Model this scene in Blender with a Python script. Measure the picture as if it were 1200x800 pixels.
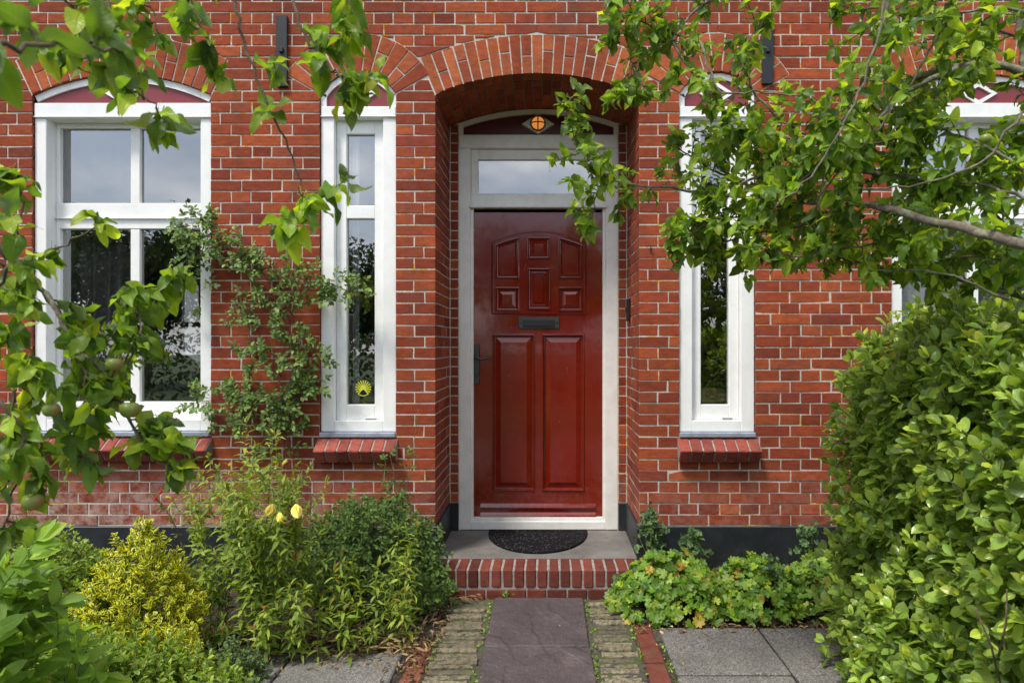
import bpy, math, random
import numpy as np
from mathutils import Vector, Matrix

random.seed(7)
rng = np.random.default_rng(11)
R = math.radians
scene = bpy.context.scene
for o in list(bpy.data.objects):
    bpy.data.objects.remove(o)
COL = scene.collection

# ------------------------------------------------------------------ camera, sky, sun, exposure
CAMD = 3.96            # metres from the camera to the face of the wall (wall face is y = 0)
CAMZ = 1.385
FPX = 800.0            # focal length in pixels of the 1200 px wide photograph (24 mm)
cam = bpy.data.objects.new('camera', bpy.data.cameras.new('camera'))
COL.objects.link(cam)
cam.location = (0, -CAMD, CAMZ)
cam.rotation_euler = (R(90), 0, 0)
cam.data.sensor_width = 36
cam.data.lens = 24
cam.data.shift_x = -40 / 1200
cam.data.shift_y = 5 / 1200
cam.data.clip_start = 0.05
cam.data.clip_end = 400
cam.data.dof.use_dof = True
cam.data.dof.focus_distance = CAMD
cam.data.dof.aperture_fstop = 7.1
scene.camera = cam

SUN_EL, SUN_AZ = 60, -40        # degrees; azimuth measured from the camera's back towards its left (negative)
world = bpy.data.worlds.new('World')
scene.world = world
world.use_nodes = True
nt = world.node_tree
nt.nodes.clear()
w_out = nt.nodes.new('ShaderNodeOutputWorld')
w_bg = nt.nodes.new('ShaderNodeBackground')
w_sky = nt.nodes.new('ShaderNodeTexSky')
w_sky.sky_type = 'NISHITA'
w_sky.sun_disc = False
w_sky.sun_elevation = R(SUN_EL)
# the sun stands behind the camera (towards -y), to its left (-x)
sx, sy = math.sin(R(SUN_AZ)), -math.cos(R(SUN_AZ))
w_sky.sun_rotation = math.atan2(sx, sy)
w_sky.dust_density = 2.0
tc = nt.nodes.new('ShaderNodeTexCoord')
mp = nt.nodes.new('ShaderNodeMapping')
mp.inputs['Scale'].default_value = (1, 1, 2.2)
ns = nt.nodes.new('ShaderNodeTexNoise')
ns.inputs['Scale'].default_value = 3.2
ns.inputs['Detail'].default_value = 7
ns.inputs['Roughness'].default_value = 0.58
rp = nt.nodes.new('ShaderNodeValToRGB')
rp.color_ramp.elements[0].position = 0.40
rp.color_ramp.elements[1].position = 0.68
rp.color_ramp.elements[0].color = (0.22, 0.22, 0.22, 1)
mx = nt.nodes.new('ShaderNodeMix')
mx.data_type = 'RGBA'
mx.inputs[7].default_value = (9.0, 9.2, 9.8, 1)
n2w = nt.nodes.new('ShaderNodeTexNoise'); n2w.inputs['Scale'].default_value = 5.5; n2w.inputs['Detail'].default_value = 6
r2w = nt.nodes.new('ShaderNodeValToRGB')
r2w.color_ramp.elements[0].position = .38; r2w.color_ramp.elements[0].color = (5.2, 5.7, 6.6, 1)
r2w.color_ramp.elements[1].position = .66; r2w.color_ramp.elements[1].color = (11.0, 11.0, 11.2, 1)
nt.links.new(mp.outputs['Vector'], n2w.inputs['Vector']); nt.links.new(n2w.outputs['Fac'], r2w.inputs['Fac']); nt.links.new(r2w.outputs['Color'], mx.inputs[7])
nt.links.new(tc.outputs['Generated'], mp.inputs['Vector'])
nt.links.new(mp.outputs['Vector'], ns.inputs['Vector'])
nt.links.new(ns.outputs['Fac'], rp.inputs['Fac'])
nt.links.new(rp.outputs['Color'], mx.inputs[0])
nt.links.new(w_sky.outputs['Color'], mx.inputs[6])
nt.links.new(mx.outputs[2], w_bg.inputs['Color'])
w_bg.inputs['Strength'].default_value = 0.135
nt.links.new(w_bg.outputs['Background'], w_out.inputs['Surface'])

sun = bpy.data.objects.new('sun', bpy.data.lights.new('sun', 'SUN'))
COL.objects.link(sun)
sun.data.energy = 2.6
sun.data.angle = R(12)
sun.data.color = (1.0, 0.95, 0.87)
sdir = Vector((sx * math.cos(R(SUN_EL)), sy * math.cos(R(SUN_EL)), math.sin(R(SUN_EL))))
sun.rotation_euler = sdir.to_track_quat('Z', 'Y').to_euler()

scene.view_settings.view_transform = 'Standard'
scene.view_settings.look = 'None'
scene.view_settings.gamma = 1
scene.view_settings.exposure = 0.68
scene.render.engine = 'CYCLES'
scene.cycles.max_bounces = 8
scene.cycles.transparent_max_bounces = 10

# ------------------------------------------------------------------ helpers
def W(px, py, y=0.0):
    """a point seen at photo pixel (px, py), y metres behind (+) or before (-) the wall face"""
    D = CAMD + y
    return Vector(((px - 640) / FPX * D, y, CAMZ + (405 - py) / FPX * D))
def X0(px, y=0.0): return (px - 640) / FPX * (CAMD + y)
def Z0(py, y=0.0): return CAMZ + (405 - py) / FPX * (CAMD + y)

def tag(o, label=None, cat=None, group=None, kind=None):
    if label: o['label'] = label
    if cat: o['category'] = cat
    if group: o['group'] = group
    if kind: o['kind'] = kind
    return o
def empty(name, loc=(0, 0, 0), parent=None):
    o = bpy.data.objects.new(name, None)
    COL.objects.link(o)
    o.location = loc
    o.empty_display_size = 0.1
    if parent: o.parent = parent
    return o
def world_off(parent):
    v = Vector((0, 0, 0))
    while parent:
        v += Vector(parent.location)
        parent = parent.parent
    return v

class MB:
    """collects world-space polygons; build() links them as one mesh object"""
    def __init__(s):
        s.v = []; s.f = []; s.c = []; s.sm = []
    def face(s, idx, c=(0.5, 0.5, 0.5), sm=False):
        s.f.append(tuple(idx)); s.c.append(c); s.sm.append(sm)
    def poly(s, pts, c=(0.5, 0.5, 0.5), sm=False):
        n = len(s.v)
        s.v += [tuple(p) for p in pts]
        s.face(range(n, n + len(pts)), c, sm)
    def box(s, x0, x1, y0, y1, z0, z1, b=0.0, c=(0.5, 0.5, 0.5), M=None, jit=0.0):
        """chamfered box; M maps the points afterwards"""
        if x1 < x0: x0, x1 = x1, x0
        if y1 < y0: y0, y1 = y1, y0
        if z1 < z0: z0, z1 = z1, z0
        lo = (x0, y0, z0); hi = (x1, y1, z1)
        b = min(b, (x1 - x0) * .45, (y1 - y0) * .45, (z1 - z0) * .45)
        n = len(s.v)
        def put(p):
            p = Vector(p)
            if M is not None: p = M @ p
            s.v.append(tuple(p))
        if b <= 0:
            for k in range(8):
                put([hi[a] if (k >> a) & 1 else lo[a] for a in range(3)])
            for q in ((0, 2, 3, 1), (4, 5, 7, 6), (0, 1, 5, 4), (2, 6, 7, 3), (0, 4, 6, 2), (1, 3, 7, 5)):
                s.face([n + i for i in q], c)
            return
        idx = {}
        for k in range(8):
            sg = [(k >> a) & 1 for a in range(3)]
            base = [(hi[a] if sg[a] else lo[a]) + (random.uniform(-jit, jit) if jit else 0) for a in range(3)]
            for ax in range(3):
                p = list(base)
                for a in range(3):
                    if a != ax: p[a] += -b if sg[a] else b
                idx[(k, ax)] = len(s.v)
                put(p)
        for ax in range(3):
            a1, a2 = (ax + 1) % 3, (ax + 2) % 3
            for side in (0, 1):
                ks = [side << ax | i << a1 | j << a2 for i, j in ((0, 0), (1, 0), (1, 1), (0, 1))]
                q = [idx[(k, ax)] for k in ks]
                s.face(q if side else q[::-1], c)
        for ax in range(3):
            a1, a2 = (ax + 1) % 3, (ax + 2) % 3
            for i in (0, 1):
                for j in (0, 1):
                    k0 = i << a1 | j << a2; k1 = k0 | 1 << ax
                    q = [idx[(k0, a1)], idx[(k1, a1)], idx[(k1, a2)], idx[(k0, a2)]]
                    s.face(q if i ^ j ^ 1 else q[::-1], c)
        for k in range(8):
            s.face([idx[(k, 0)], idx[(k, 1)], idx[(k, 2)]], c)
    def rings(s, rl, cap=True, c=(0.5, 0.5, 0.5), closed=True, capstart=False, sm=False):
        """connect successive rings of points"""
        n = len(s.v); m = len(rl[0])
        for r in rl: s.v += [tuple(p) for p in r]
        for i in range(len(rl) - 1):
            for j in range(m if closed else m - 1):
                k = (j + 1) % m
                s.face((n + i * m + j, n + i * m + k, n + (i + 1) * m + k, n + (i + 1) * m + j), c, sm)
        if cap: s.face([n + (len(rl) - 1) * m + j for j in range(m)], c)
        if capstart: s.face([n + j for j in range(m)][::-1], c)
    def tube(s, pts, r0, r1=None, seg=6, c=(0.5, 0.5, 0.5), wob=0.0):
        if r1 is None: r1 = r0
        pts = [Vector(p) for p in pts]
        L = len(pts); rl = []
        up = Vector((0.13, 0.31, 0.94))
        for i, p in enumerate(pts):
            t = (pts[min(i + 1, L - 1)] - pts[max(i - 1, 0)])
            if t.length < 1e-9: t = Vector((0, 0, 1))
            t.normalize()
            a = t.cross(up)
            if a.length < .05: a = t.cross(Vector((1, 0, 0)))
            a.normalize(); b = t.cross(a)
            r = (r0 + (r1 - r0) * i / max(1, L - 1)) * (1 + (random.uniform(-wob, wob) if wob else 0))
            rl.append([p + (a * math.cos(2 * math.pi * k / seg) + b * math.sin(2 * math.pi * k / seg)) * r for k in range(seg)])
        s.rings(rl, True, c, capstart=True, sm=True)
    def build(s, name, mat, parent=None, recalc=True):
        off = world_off(parent)
        me = bpy.data.meshes.new(name)
        vs = [(p[0] - off.x, p[1] - off.y, p[2] - off.z) for p in s.v]
        me.from_pydata(vs, [], s.f)
        at = me.attributes.new('pc', 'FLOAT_COLOR', 'FACE')
        arr = np.ones((len(s.f), 4), dtype=np.float32); arr[:, :3] = np.array(s.c, dtype=np.float32)
        at.data.foreach_set('color', arr.ravel())
        me.polygons.foreach_set('use_smooth', s.sm)
        me.update()
        if recalc:
            import bmesh
            bm = bmesh.new(); bm.from_mesh(me)
            bmesh.ops.recalc_face_normals(bm, faces=bm.faces)
            bm.to_mesh(me); bm.free()
        me.materials.append(mat)
        o = bpy.data.objects.new(name, me)
        COL.objects.link(o)
        if parent: o.parent = parent
        return o

def rc(): return (random.random(), random.random(), random.random())

def inset(poly, d):
    n = len(poly); out = []
    for i in range(n):
        p0, p1, p2 = poly[i - 1], poly[i], poly[(i + 1) % n]
        e1 = (p1[0] - p0[0], p1[1] - p0[1]); e2 = (p2[0] - p1[0], p2[1] - p1[1])
        l1 = math.hypot(*e1) or 1e-9; l2 = math.hypot(*e2) or 1e-9
        n1 = (-e1[1] / l1, e1[0] / l1); n2 = (-e2[1] / l2, e2[0] / l2)
        bx, by = n1[0] + n2[0], n1[1] + n2[1]
        k = 1 + n1[0] * n2[0] + n1[1] * n2[1]
        k = max(k, 0.35)
        out.append((p1[0] + bx / k * d, p1[1] + by / k * d))
    return out
def area(poly):
    return .5 * sum(poly[i - 1][0] * poly[i][1] - poly[i][0] * poly[i - 1][1] for i in range(len(poly)))
def clean(poly, eps=0.0025):
    out = []
    for p in poly:
        if not out or math.hypot(p[0] - out[-1][0], p[1] - out[-1][1]) > eps: out.append(p)
    while len(out) > 2 and math.hypot(out[0][0] - out[-1][0], out[0][1] - out[-1][1]) <= eps: out.pop()
    return out
def brick_poly(mb, poly, f, depth, c=None, bev=0.0016, w0=None):
    poly = clean(poly)
    if len(poly) < 3: return
    a = area(poly)
    if abs(a) < 0.00025: return
    if a < 0: poly = poly[::-1]
    if w0 is None: w0 = random.uniform(-0.0012, 0.0012)
    c = c or rc()
    inn = inset(poly, bev)
    uc = sum(p[0] for p in poly) / len(poly); vc = sum(p[1] for p in poly) / len(poly)
    tu, tv = random.gauss(0, .009), random.gauss(0, .022)
    f0 = f
    f = lambda u, v, w: f0(u, v, w + (tu * (u - uc) + tv * (v - vc) if w < .015 else 0))
    mb.rings([[f(u, v, depth) for u, v in poly], [f(u, v, w0 + bev) for u, v in poly], [f(u, v, w0) for u, v in inn]], True, c)

# ------------------------------------------------------------------ materials
class NT:
    def __init__(s, name, rough=0.6, base=(.5, .5, .5), **kw):
        s.m = bpy.data.materials.new(name); s.m.use_nodes = True
        s.t = s.m.node_tree; s.t.nodes.clear()
        s.out = s.n('ShaderNodeOutputMaterial')
        s.b = s.n('ShaderNodeBsdfPrincipled')
        s.b.inputs['Base Color'].default_value = (*base, 1)
        s.b.inputs['Roughness'].default_value = rough
        for k, v in kw.items(): s.b.inputs[k.replace('_', ' ')].default_value = v
        s.l(s.b.outputs[0], s.out.inputs['Surface'])
    def n(s, t, **kw):
        x = s.t.nodes.new(t)
        for k, v in kw.items(): setattr(x, k, v)
        return x
    def l(s, a, b): s.t.links.new(a, b)
    def coord(s, kind='Object'):
        return s.n('ShaderNodeTexCoord').outputs[kind]
    def noise(s, scale, detail=4, rough=.55, vec=None, stretch=None):
        x = s.n('ShaderNodeTexNoise')
        x.inputs['Scale'].default_value = scale; x.inputs['Detail'].default_value = detail
        x.inputs['Roughness'].default_value = rough
        v = vec or s.coord()
        if stretch:
            mpn = s.n('ShaderNodeMapping'); mpn.inputs['Scale'].default_value = stretch
            s.l(v, mpn.inputs[0]); v = mpn.outputs[0]
        s.l(v, x.inputs['Vector'])
        return x.outputs['Fac']
    def ramp(s, fac, stops):
        x = s.n('ShaderNodeValToRGB'); el = x.color_ramp.elements
        while len(el) < len(stops): el.new(.5)
        for e, (p, c) in zip(el, stops):
            e.position = p
            e.color = (c, c, c, 1) if isinstance(c, (int, float)) else (*c, 1)
        s.l(fac, x.inputs[0])
        return x.outputs[0]
    def mix(s, fac, a, b, mode='MIX'):
        x = s.n('ShaderNodeMix', data_type='RGBA', blend_type=mode)
        for ii, v in ((0, fac), (6, a), (7, b)):
            sock = x.inputs[ii]
            if hasattr(v, 'node'): s.l(v, sock)
            elif isinstance(v, (int, float)): sock.default_value = v if ii == 0 else (v, v, v, 1)
            else: sock.default_value = (*v, 1)
        return x.outputs[2]
    def math(s, op, a, b=0.0, c=0.0):
        x = s.n('ShaderNodeMath', operation=op)
        for sock, v in zip(x.inputs, (a, b, c)):
            if hasattr(v, 'node'): s.l(v, sock)
            else: sock.default_value = v
        return x.outputs[0]
    def attr(s, name='pc'):
        a = s.n('ShaderNodeAttribute'); a.attribute_name = name
        sp = s.n('ShaderNodeSeparateColor'); s.l(a.outputs['Color'], sp.inputs[0])
        return sp.outputs
    def bump(s, h, strength=.4, dist=.002):
        x = s.n('ShaderNodeBump'); x.inputs['Strength'].default_value = strength
        x.inputs['Distance'].default_value = dist
        s.l(h, x.inputs['Height']); s.l(x.outputs[0], s.b.inputs['Normal'])
    def base(s, c): s.l(c, s.b.inputs['Base Color'])
    def rough(s, c): s.l(c, s.b.inputs['Roughness'])

def mat_brick(name, stops, dirt=(.10, .045, .035), spot=0.35, moss=False, salt=False):
    k = NT(name, .85)
    k.b.inputs['Specular IOR Level'].default_value = .18
    r, g, b = k.attr()
    col = k.ramp(r, stops)
    v = k.math('MULTIPLY_ADD', g, .34, .82)
    col = k.mix(1.0, col, v, 'MULTIPLY')
    n1 = k.noise(55, 5, .65)
    col = k.mix(k.ramp(n1, [(.42, 0.0), (.75, spot)]), col, dirt)
    n2 = k.noise(210, 3, .6)
    col = k.mix(k.ramp(n2, [(.60, 0.0), (.72, .35)]), col, (.45, .17, .10))
    n5 = k.noise(16, 5, .65, stretch=(1, 1, 2.5))
    col = k.mix(1.0, col, k.ramp(n5, [(.3, .72), (.7, 1.25)]), 'MULTIPLY')
    n3 = k.noise(1.7, 4, .6)
    col = k.mix(1.0, col, k.ramp(n3, [(.3, .82), (.7, 1.12)]), 'MULTIPLY')
    n4 = k.noise(9, 6, .7)
    col = k.mix(k.ramp(n4, [(.67, 0.0), (.80, .40)]), col, (.47, .36, .30))
    if moss:
        col = k.mix(k.ramp(k.noise(14, 6, .7), [(.52, 0.0), (.68, .7)]), col, (.09, .10, .04))
    col = k.mix(k.ramp(k.noise(2.6, 6, .72), [(.50, 0.0), (.72, .55)]), col, (.10, .034, .026))
    col = k.mix(k.ramp(k.noise(1.0, 5, .65, stretch=(7, 7, .8)), [(.52, 0.0), (.75, .5)]), col, (.12, .05, .038))
    col = k.mix(k.ramp(k.noise(42, 6, .8), [(.60, 0.0), (.70, .55)]), col, (.07, .03, .024))
    if salt:
        sz = k.n('ShaderNodeSeparateXYZ'); k.l(k.coord(), sz.inputs[0])
        low = k.ramp(sz.outputs[2], [(.42, 1.0), (.72, 0.0)])
        lft = k.ramp(k.math('MULTIPLY_ADD', sz.outputs[0], -.25, .0), [(.25, .25), (.45, 1.0)])
        col = k.mix(k.math('MULTIPLY', k.math('MULTIPLY', low, lft), k.ramp(k.noise(11, 6, .75), [(.42, 0.0), (.60, .75)])), col, (.42, .33, .28))
    k.base(col)
    h = k.math('ADD', k.math('MULTIPLY', k.noise(160, 5, .7), .6), k.math('MULTIPLY', k.noise(30, 3, .6), 1.0))
    k.bump(h, .55, .0025)
    return k.m
M = {}
M['brick'] = mat_brick('brick_red', [(0.0, (.195, .036, .018)), (.2, (.245, .043, .018)), (.55, (.295, .055, .019)), (.85, (.345, .074, .023)), (1.0, (.235, .050, .027))], salt=True)
M['arch_brick'] = mat_brick('brick_arch', [(0.0, (.26, .050, .020)), (.5, (.325, .070, .025)), (1.0, (.40, .105, .038))], spot=.22)
M['sill_brick'] = mat_brick('brick_sill', [(0.0, (.20, .045, .035)), (.5, (.27, .058, .042)), (1.0, (.33, .085, .06))])
M['step_brick'] = mat_brick('brick_step', [(0.0, (.09, .022, .017)), (.5, (.14, .031, .021)), (1.0, (.19, .048, .032))])
M['pave_red'] = mat_brick('brick_paving', [(0.0, (.14, .035, .026)), (1.0, (.22, .065, .045))], moss=True)

k = NT('mortar', .9)
n1 = k.noise(70, 4, .6)
col = k.ramp(n1, [(.3, (.36, .335, .295)), (.7, (.62, .59, .53))])
col = k.mix(k.ramp(k.noise(3.1, 4, .6), [(.40, 0.0), (.75, .5)]), col, (.34, .30, .25))
lic = k.math('MULTIPLY', k.ramp(k.noise(1.9, 3, .5), [(.43, 0.0), (.55, 1.0)]), k.ramp(k.noise(22, 4, .7), [(.50, 0.0), (.58, 1.0)]))
col = k.mix(lic, col, (.52, .26, .035))
k.base(col); k.bump(n1, .5, .002)
M['mortar'] = k.m
k = NT('dark_mortar', .9)  # darker than the wall mortar; only the recess soffit has it
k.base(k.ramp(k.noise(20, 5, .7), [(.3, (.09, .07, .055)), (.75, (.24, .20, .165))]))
M['dark_mortar'] = k.m
k = NT('grey_mortar', .9)
k.base(k.ramp(k.noise(30, 5, .7), [(.3, (.15, .135, .115)), (.7, (.36, .335, .30))])); k.bump(k.noise(80, 4, .6), .5, .002)
M['grey_mortar'] = k.m

def paint(name, base, rough=.35, dirt=.25, dcol=(.35, .33, .30), coat=0.0):
    k = NT(name, rough, Coat_Weight=coat, Coat_Roughness=.06)
    n = k.noise(7, 6, .7)
    n2 = k.noise(1.2, 5, .6, stretch=(9, 9, 1))
    m = k.math('MULTIPLY', k.ramp(n, [(.42, 0.0), (.78, 1.0)]), dirt)
    m2 = k.math('MULTIPLY', k.ramp(n2, [(.5, 0.0), (.8, 1.0)]), dirt * .7)
    k.base(k.mix(k.math('MAXIMUM', m, m2), base, dcol))
    k.bump(k.noise(130, 3, .5), .06, .001)
    return k.m
M['white'] = paint('white_paint', (.82, .82, .80), .32, .24)
M['offwhite'] = paint('door_frame_paint', (.78, .765, .72), .38, .42, (.36, .32, .26))
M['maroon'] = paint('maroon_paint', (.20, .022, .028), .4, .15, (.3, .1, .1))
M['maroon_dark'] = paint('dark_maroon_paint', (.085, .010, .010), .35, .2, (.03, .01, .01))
k = NT('plinth_black', .5)
zp = k.n('ShaderNodeSeparateXYZ'); k.l(k.coord(), zp.inputs[0])
spl = k.math('MULTIPLY', k.ramp(zp.outputs[2], [(.05, 1.0), (.28, .10)]), k.ramp(k.noise(26, 7, .8), [(.48, 0.0), (.64, .6)]))
k.base(k.mix(spl, k.mix(k.ramp(k.noise(6, 6, .7), [(.4, 0.0), (.8, .6)]), (.008, .010, .014), (.03, .034, .04)), (.09, .078, .062)))
k.bump(k.noise(60, 5, .6), .35, .003)
M['plinth'] = k.m
k = NT('door_gloss', .16, Coat_Weight=.45, Coat_Roughness=.04)
k.base(k.mix(k.ramp(k.noise(2.2, 4, .6), [(.35, 0.0), (.75, 1.0)]), (.165, .0085, .0028), (.215, .0115, .0035)))
zs_ = k.n('ShaderNodeSeparateXYZ'); k.l(k.coord(), zs_.inputs[0])
dust = k.math('MULTIPLY', k.ramp(zs_.outputs[2], [(.0, 1.0), (.45, .12)]), k.ramp(k.noise(14, 6, .75), [(.45, 0.0), (.75, .35)]))
sc_ = k.ramp(k.noise(60, 3, .6, stretch=(1, 1, .25)), [(.68, 0.0), (.73, .25)])
k.base(k.mix(k.math('MAXIMUM', dust, sc_), k.mix(k.ramp(k.noise(2.2, 4, .6), [(.35, 0.0), (.75, 1.0)]), (.150, .0085, .0028), (.205, .0125, .0038)), (.30, .15, .11)))
k.bump(k.math('ADD', k.noise(9, 4, .5, stretch=(6, 6, 1)), k.math('MULTIPLY', k.noise(3, 2, .5), 2.0)), .09, .004)
k.rough(k.ramp(k.noise(5, 5, .6), [(.3, .07), (.7, .17)]))
M['door'] = k.m
k = NT('black_iron', .45, (.018, .020, .022), Metallic=.3)
k.bump(k.noise(120, 3, .6), .3, .001)
M['iron'] = k.m
k = NT('pewter', .38, (.075, .08, .078), Metallic=.85)
k.bump(k.noise(80, 3, .6), .25, .001)
M['pewter'] = k.m
k = NT('letter_plate', .5, (.045, .062, .055), Metallic=.35)
k.bump(k.noise(150, 3, .6), .2, .001)
M['plate'] = k.m
M['brass'] = NT('brass', .4, (.16, .085, .03), Metallic=1.0).m
M['chrome'] = NT('chrome', .25, (.6, .6, .62), Metallic=1.0).m
M['black'] = NT('black_plastic', .4, (.012, .012, .014)).m
k = NT('lead', .6)
k.base(k.ramp(k.noise(20, 4, .6), [(.3, (.16, .19, .24)), (.7, (.30, .34, .40))])); k.bump(k.noise(25, 4, .6), .6, .004)
M['lead'] = k.m
k = NT('rubber_mat', .85)
k.b.inputs['Specular IOR Level'].default_value = .15
v = k.n('ShaderNodeTexVoronoi'); v.inputs['Scale'].default_value = 30; k.l(k.coord(), v.inputs['Vector'])
v2 = k.n('ShaderNodeTexVoronoi'); v2.inputs['Scale'].default_value = 60; k.l(k.coord(), v2.inputs['Vector'])
k.base(k.mix(k.ramp(v2.outputs['Distance'], [(.16, 1.0), (.22, 0.0)]), (.005, .005, .006), (.16, .16, .17)))
k.bump(v.outputs['Distance'], .9, .006)
M['rubber'] = k.m
k = NT('step_stone', .8)
c = k.ramp(k.noise(5, 7, .7), [(.3, (.085, .08, .072)), (.7, (.205, .195, .175))])
c = k.mix(k.ramp(k.noise(160, 2, .5), [(.55, 0.0), (.7, .5)]), c, (.12, .11, .10))
k.base(c); k.bump(k.noise(60, 5, .7), .4, .003)
M['stone'] = k.m
k = NT('purple_flagstone', .62)
c = k.ramp(k.noise(4, 7, .68), [(.28, (.048, .037, .040)), (.55, (.082, .063, .066)), (.75, (.145, .118, .112))])
c = k.mix(k.ramp(k.noise(120, 3, .6), [(.60, 0.0), (.72, .5)]), c, (.26, .23, .22))
c = k.mix(k.ramp(k.noise(17, 5, .7), [(.60, 0.0), (.75, .6)]), c, (.075, .06, .06))
k.base(c)
wv = k.n('ShaderNodeTexWave'); wv.inputs['Scale'].default_value = 1.1; wv.inputs['Distortion'].default_value = 14; wv.inputs['Detail'].default_value = 3
wv.inputs['Detail Scale'].default_value = 1.2
k.l(k.coord(), wv.inputs['Vector'])
h = k.math('ADD', k.math('MULTIPLY', k.ramp(wv.outputs['Fac'], [(.30, 0.0), (.60, 1.0)]), .45), k.math('ADD', k.noise(35, 5, .7), k.noise(7, 4, .6)))
k.bump(h, 1.0, .012)
M['flag'] = k.m
k = NT('yellow_klinker', .85)
r, g, b = k.attr()
c = k.ramp(r, [(0, (.10, .085, .052)), (.5, (.19, .158, .092)), (1, (.28, .24, .15))])
c = k.mix(k.ramp(k.noise(42, 6, .8), [(.45, 0.0), (.60, .85)]), c, (.045, .042, .034))
c = k.mix(k.ramp(k.noise(90, 4, .7), [(.60, 0.0), (.74, .7)]), c, (.36, .34, .29))
c = k.mix(k.ramp(k.noise(6, 5, .7), [(.56, 0.0), (.72, .6)]), c, (.09, .11, .03))
k.base(c); k.bump(k.noise(70, 6, .75), 1.0, .006)
M['klinker'] = k.m
k = NT('concrete_slab', .9)
v = k.n('ShaderNodeTexVoronoi'); v.inputs['Scale'].default_value = 150; k.l(k.coord(), v.inputs['Vector'])
c = k.mix(.75, (.125, .12, .11), k.ramp(v.outputs['Color'], [(.1, (.06, .056, .05)), (.5, (.155, .148, .134)), (.9, (.29, .275, .25))]))
c = k.mix(k.ramp(k.noise(4, 6, .7), [(.35, 0.0), (.70, .75)]), c, (.075, .072, .064))
c = k.mix(k.ramp(k.noise(260, 2, .6), [(.63, 0.0), (.7, 1.0)]), c, (.55, .52, .45))
k.base(c); k.bump(v.outputs['Distance'], .7, .003)
M['slab'] = k.m
k = NT('soil', .95)
c = k.ramp(k.noise(38, 7, .75), [(.3, (.018, .012, .009)), (.55, (.05, .035, .025)), (.75, (.11, .082, .06))])
k.base(c); k.bump(k.noise(55, 6, .7), 1.0, .02)
M['soil'] = k.m
k = NT('joint_sand', .95)
c = k.ramp(k.noise(60, 6, .75), [(.3, (.03, .025, .018)), (.7, (.12, .10, .075))])
c = k.mix(k.ramp(k.noise(9, 5, .7), [(.48, 0.0), (.60, .8)]), c, (.06, .10, .018))
k.base(c); k.bump(k.noise(80, 6, .7), 1.0, .01)
M['joint'] = k.m
k = NT('lawn', .95)
k.base(k.ramp(k.noise(3, 6, .7), [(.3, (.025, .045, .012)), (.7, (.06, .10, .025))])); k.bump(k.noise(30, 5, .7), 1.0, .03)
M['lawn'] = k.m
M['interior'] = NT('interior_plaster', .9, (.30, .28, .25)).m
M['int_floor'] = NT('interior_floor', .5, (.12, .075, .045)).m
k = NT('cushion_cloth', .9)
k.base(k.ramp(k.noise(25, 5, .7), [(.3, (.62, .40, .25)), (.7, (.80, .60, .42))])); k.bump(k.noise(200, 3, .6), .5, .002)
M['cushion'] = k.m
M['yellow_sticker'] = NT('yellow_sticker', .45, (.72, .74, .06)).m
k = NT('roof_tile', .7)
k.base(k.ramp(k.noise(6, 4, .6), [(.3, (.10, .035, .02)), (.7, (.2, .07, .04))]))
M['roof'] = k.m

# glass: what a double-glazed pane sends back at each angle, over what it lets through
def mat_glass():
    m = bpy.data.materials.new('window_glass'); m.use_nodes = True
    t = m.node_tree; t.nodes.clear()
    o = t.nodes.new('ShaderNodeOutputMaterial'); mixn = t.nodes.new('ShaderNodeMixShader')
    tr = t.nodes.new('ShaderNodeBsdfTransparent'); tr.inputs[0].default_value = (.95, .97, .96, 1)
    gl = t.nodes.new('ShaderNodeBsdfGlossy'); gl.inputs['Roughness'].default_value = .004
    fr = t.nodes.new('ShaderNodeFresnel'); fr.inputs[0].default_value = 1.52
    ma = t.nodes.new('ShaderNodeMath'); ma.operation = 'MULTIPLY_ADD'; ma.inputs[1].default_value = 2.2; ma.inputs[2].default_value = .26
    ma.use_clamp = True
    bp = t.nodes.new('ShaderNodeBump'); bp.inputs['Strength'].default_value = .08; bp.inputs['Distance'].default_value = .01
    nz = t.nodes.new('ShaderNodeTexNoise'); nz.inputs['Scale'].default_value = 2.5
    tcn = t.nodes.new('ShaderNodeTexCoord')
    t.links.new(tcn.outputs['Object'], nz.inputs['Vector']); t.links.new(nz.outputs['Fac'], bp.inputs['Height'])
    t.links.new(bp.outputs[0], gl.inputs['Normal'])
    t.links.new(fr.outputs[0], ma.inputs[0]); t.links.new(ma.outputs[0], mixn.inputs[0])
    t.links.new(tr.outputs[0], mixn.inputs[1]); t.links.new(gl.outputs[0], mixn.inputs[2])
    t.links.new(mixn.outputs[0], o.inputs['Surface'])
    return m
M['glass'] = mat_glass()
def mat_cloth(name, col, trans=.5, alpha=1.0):
    k = NT(name, .9, col)
    tl = k.n('ShaderNodeBsdfTranslucent'); tl.inputs[0].default_value = (*col, 1)
    m1 = k.n('ShaderNodeMixShader'); m1.inputs[0].default_value = trans
    k.l(k.b.outputs[0], m1.inputs[1]); k.l(tl.outputs[0], m1.inputs[2])
    tr = k.n('ShaderNodeBsdfTransparent')
    m2 = k.n('ShaderNodeMixShader'); m2.inputs[0].default_value = alpha
    k.l(tr.outputs[0], m2.inputs[1]); k.l(m1.outputs[0], m2.inputs[2])
    k.l(m2.outputs[0], k.out.inputs['Surface'])
    return k.m
M['net'] = mat_cloth('net_curtain', (.86, .87, .90), .25, .93)
M['drape_net'] = mat_cloth('rear_net', (.5, .5, .48), .5, .80)
M['drape'] = mat_cloth('grey_drape', (.16, .155, .15), .2, 1)
k = NT('lamp_glass', .12, (.55, .16, .035))
k.b.inputs['Emission Color'].default_value = (1.0, .36, .07, 1); k.b.inputs['Emission Strength'].default_value = .38
M['lampglass'] = k.m

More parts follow.
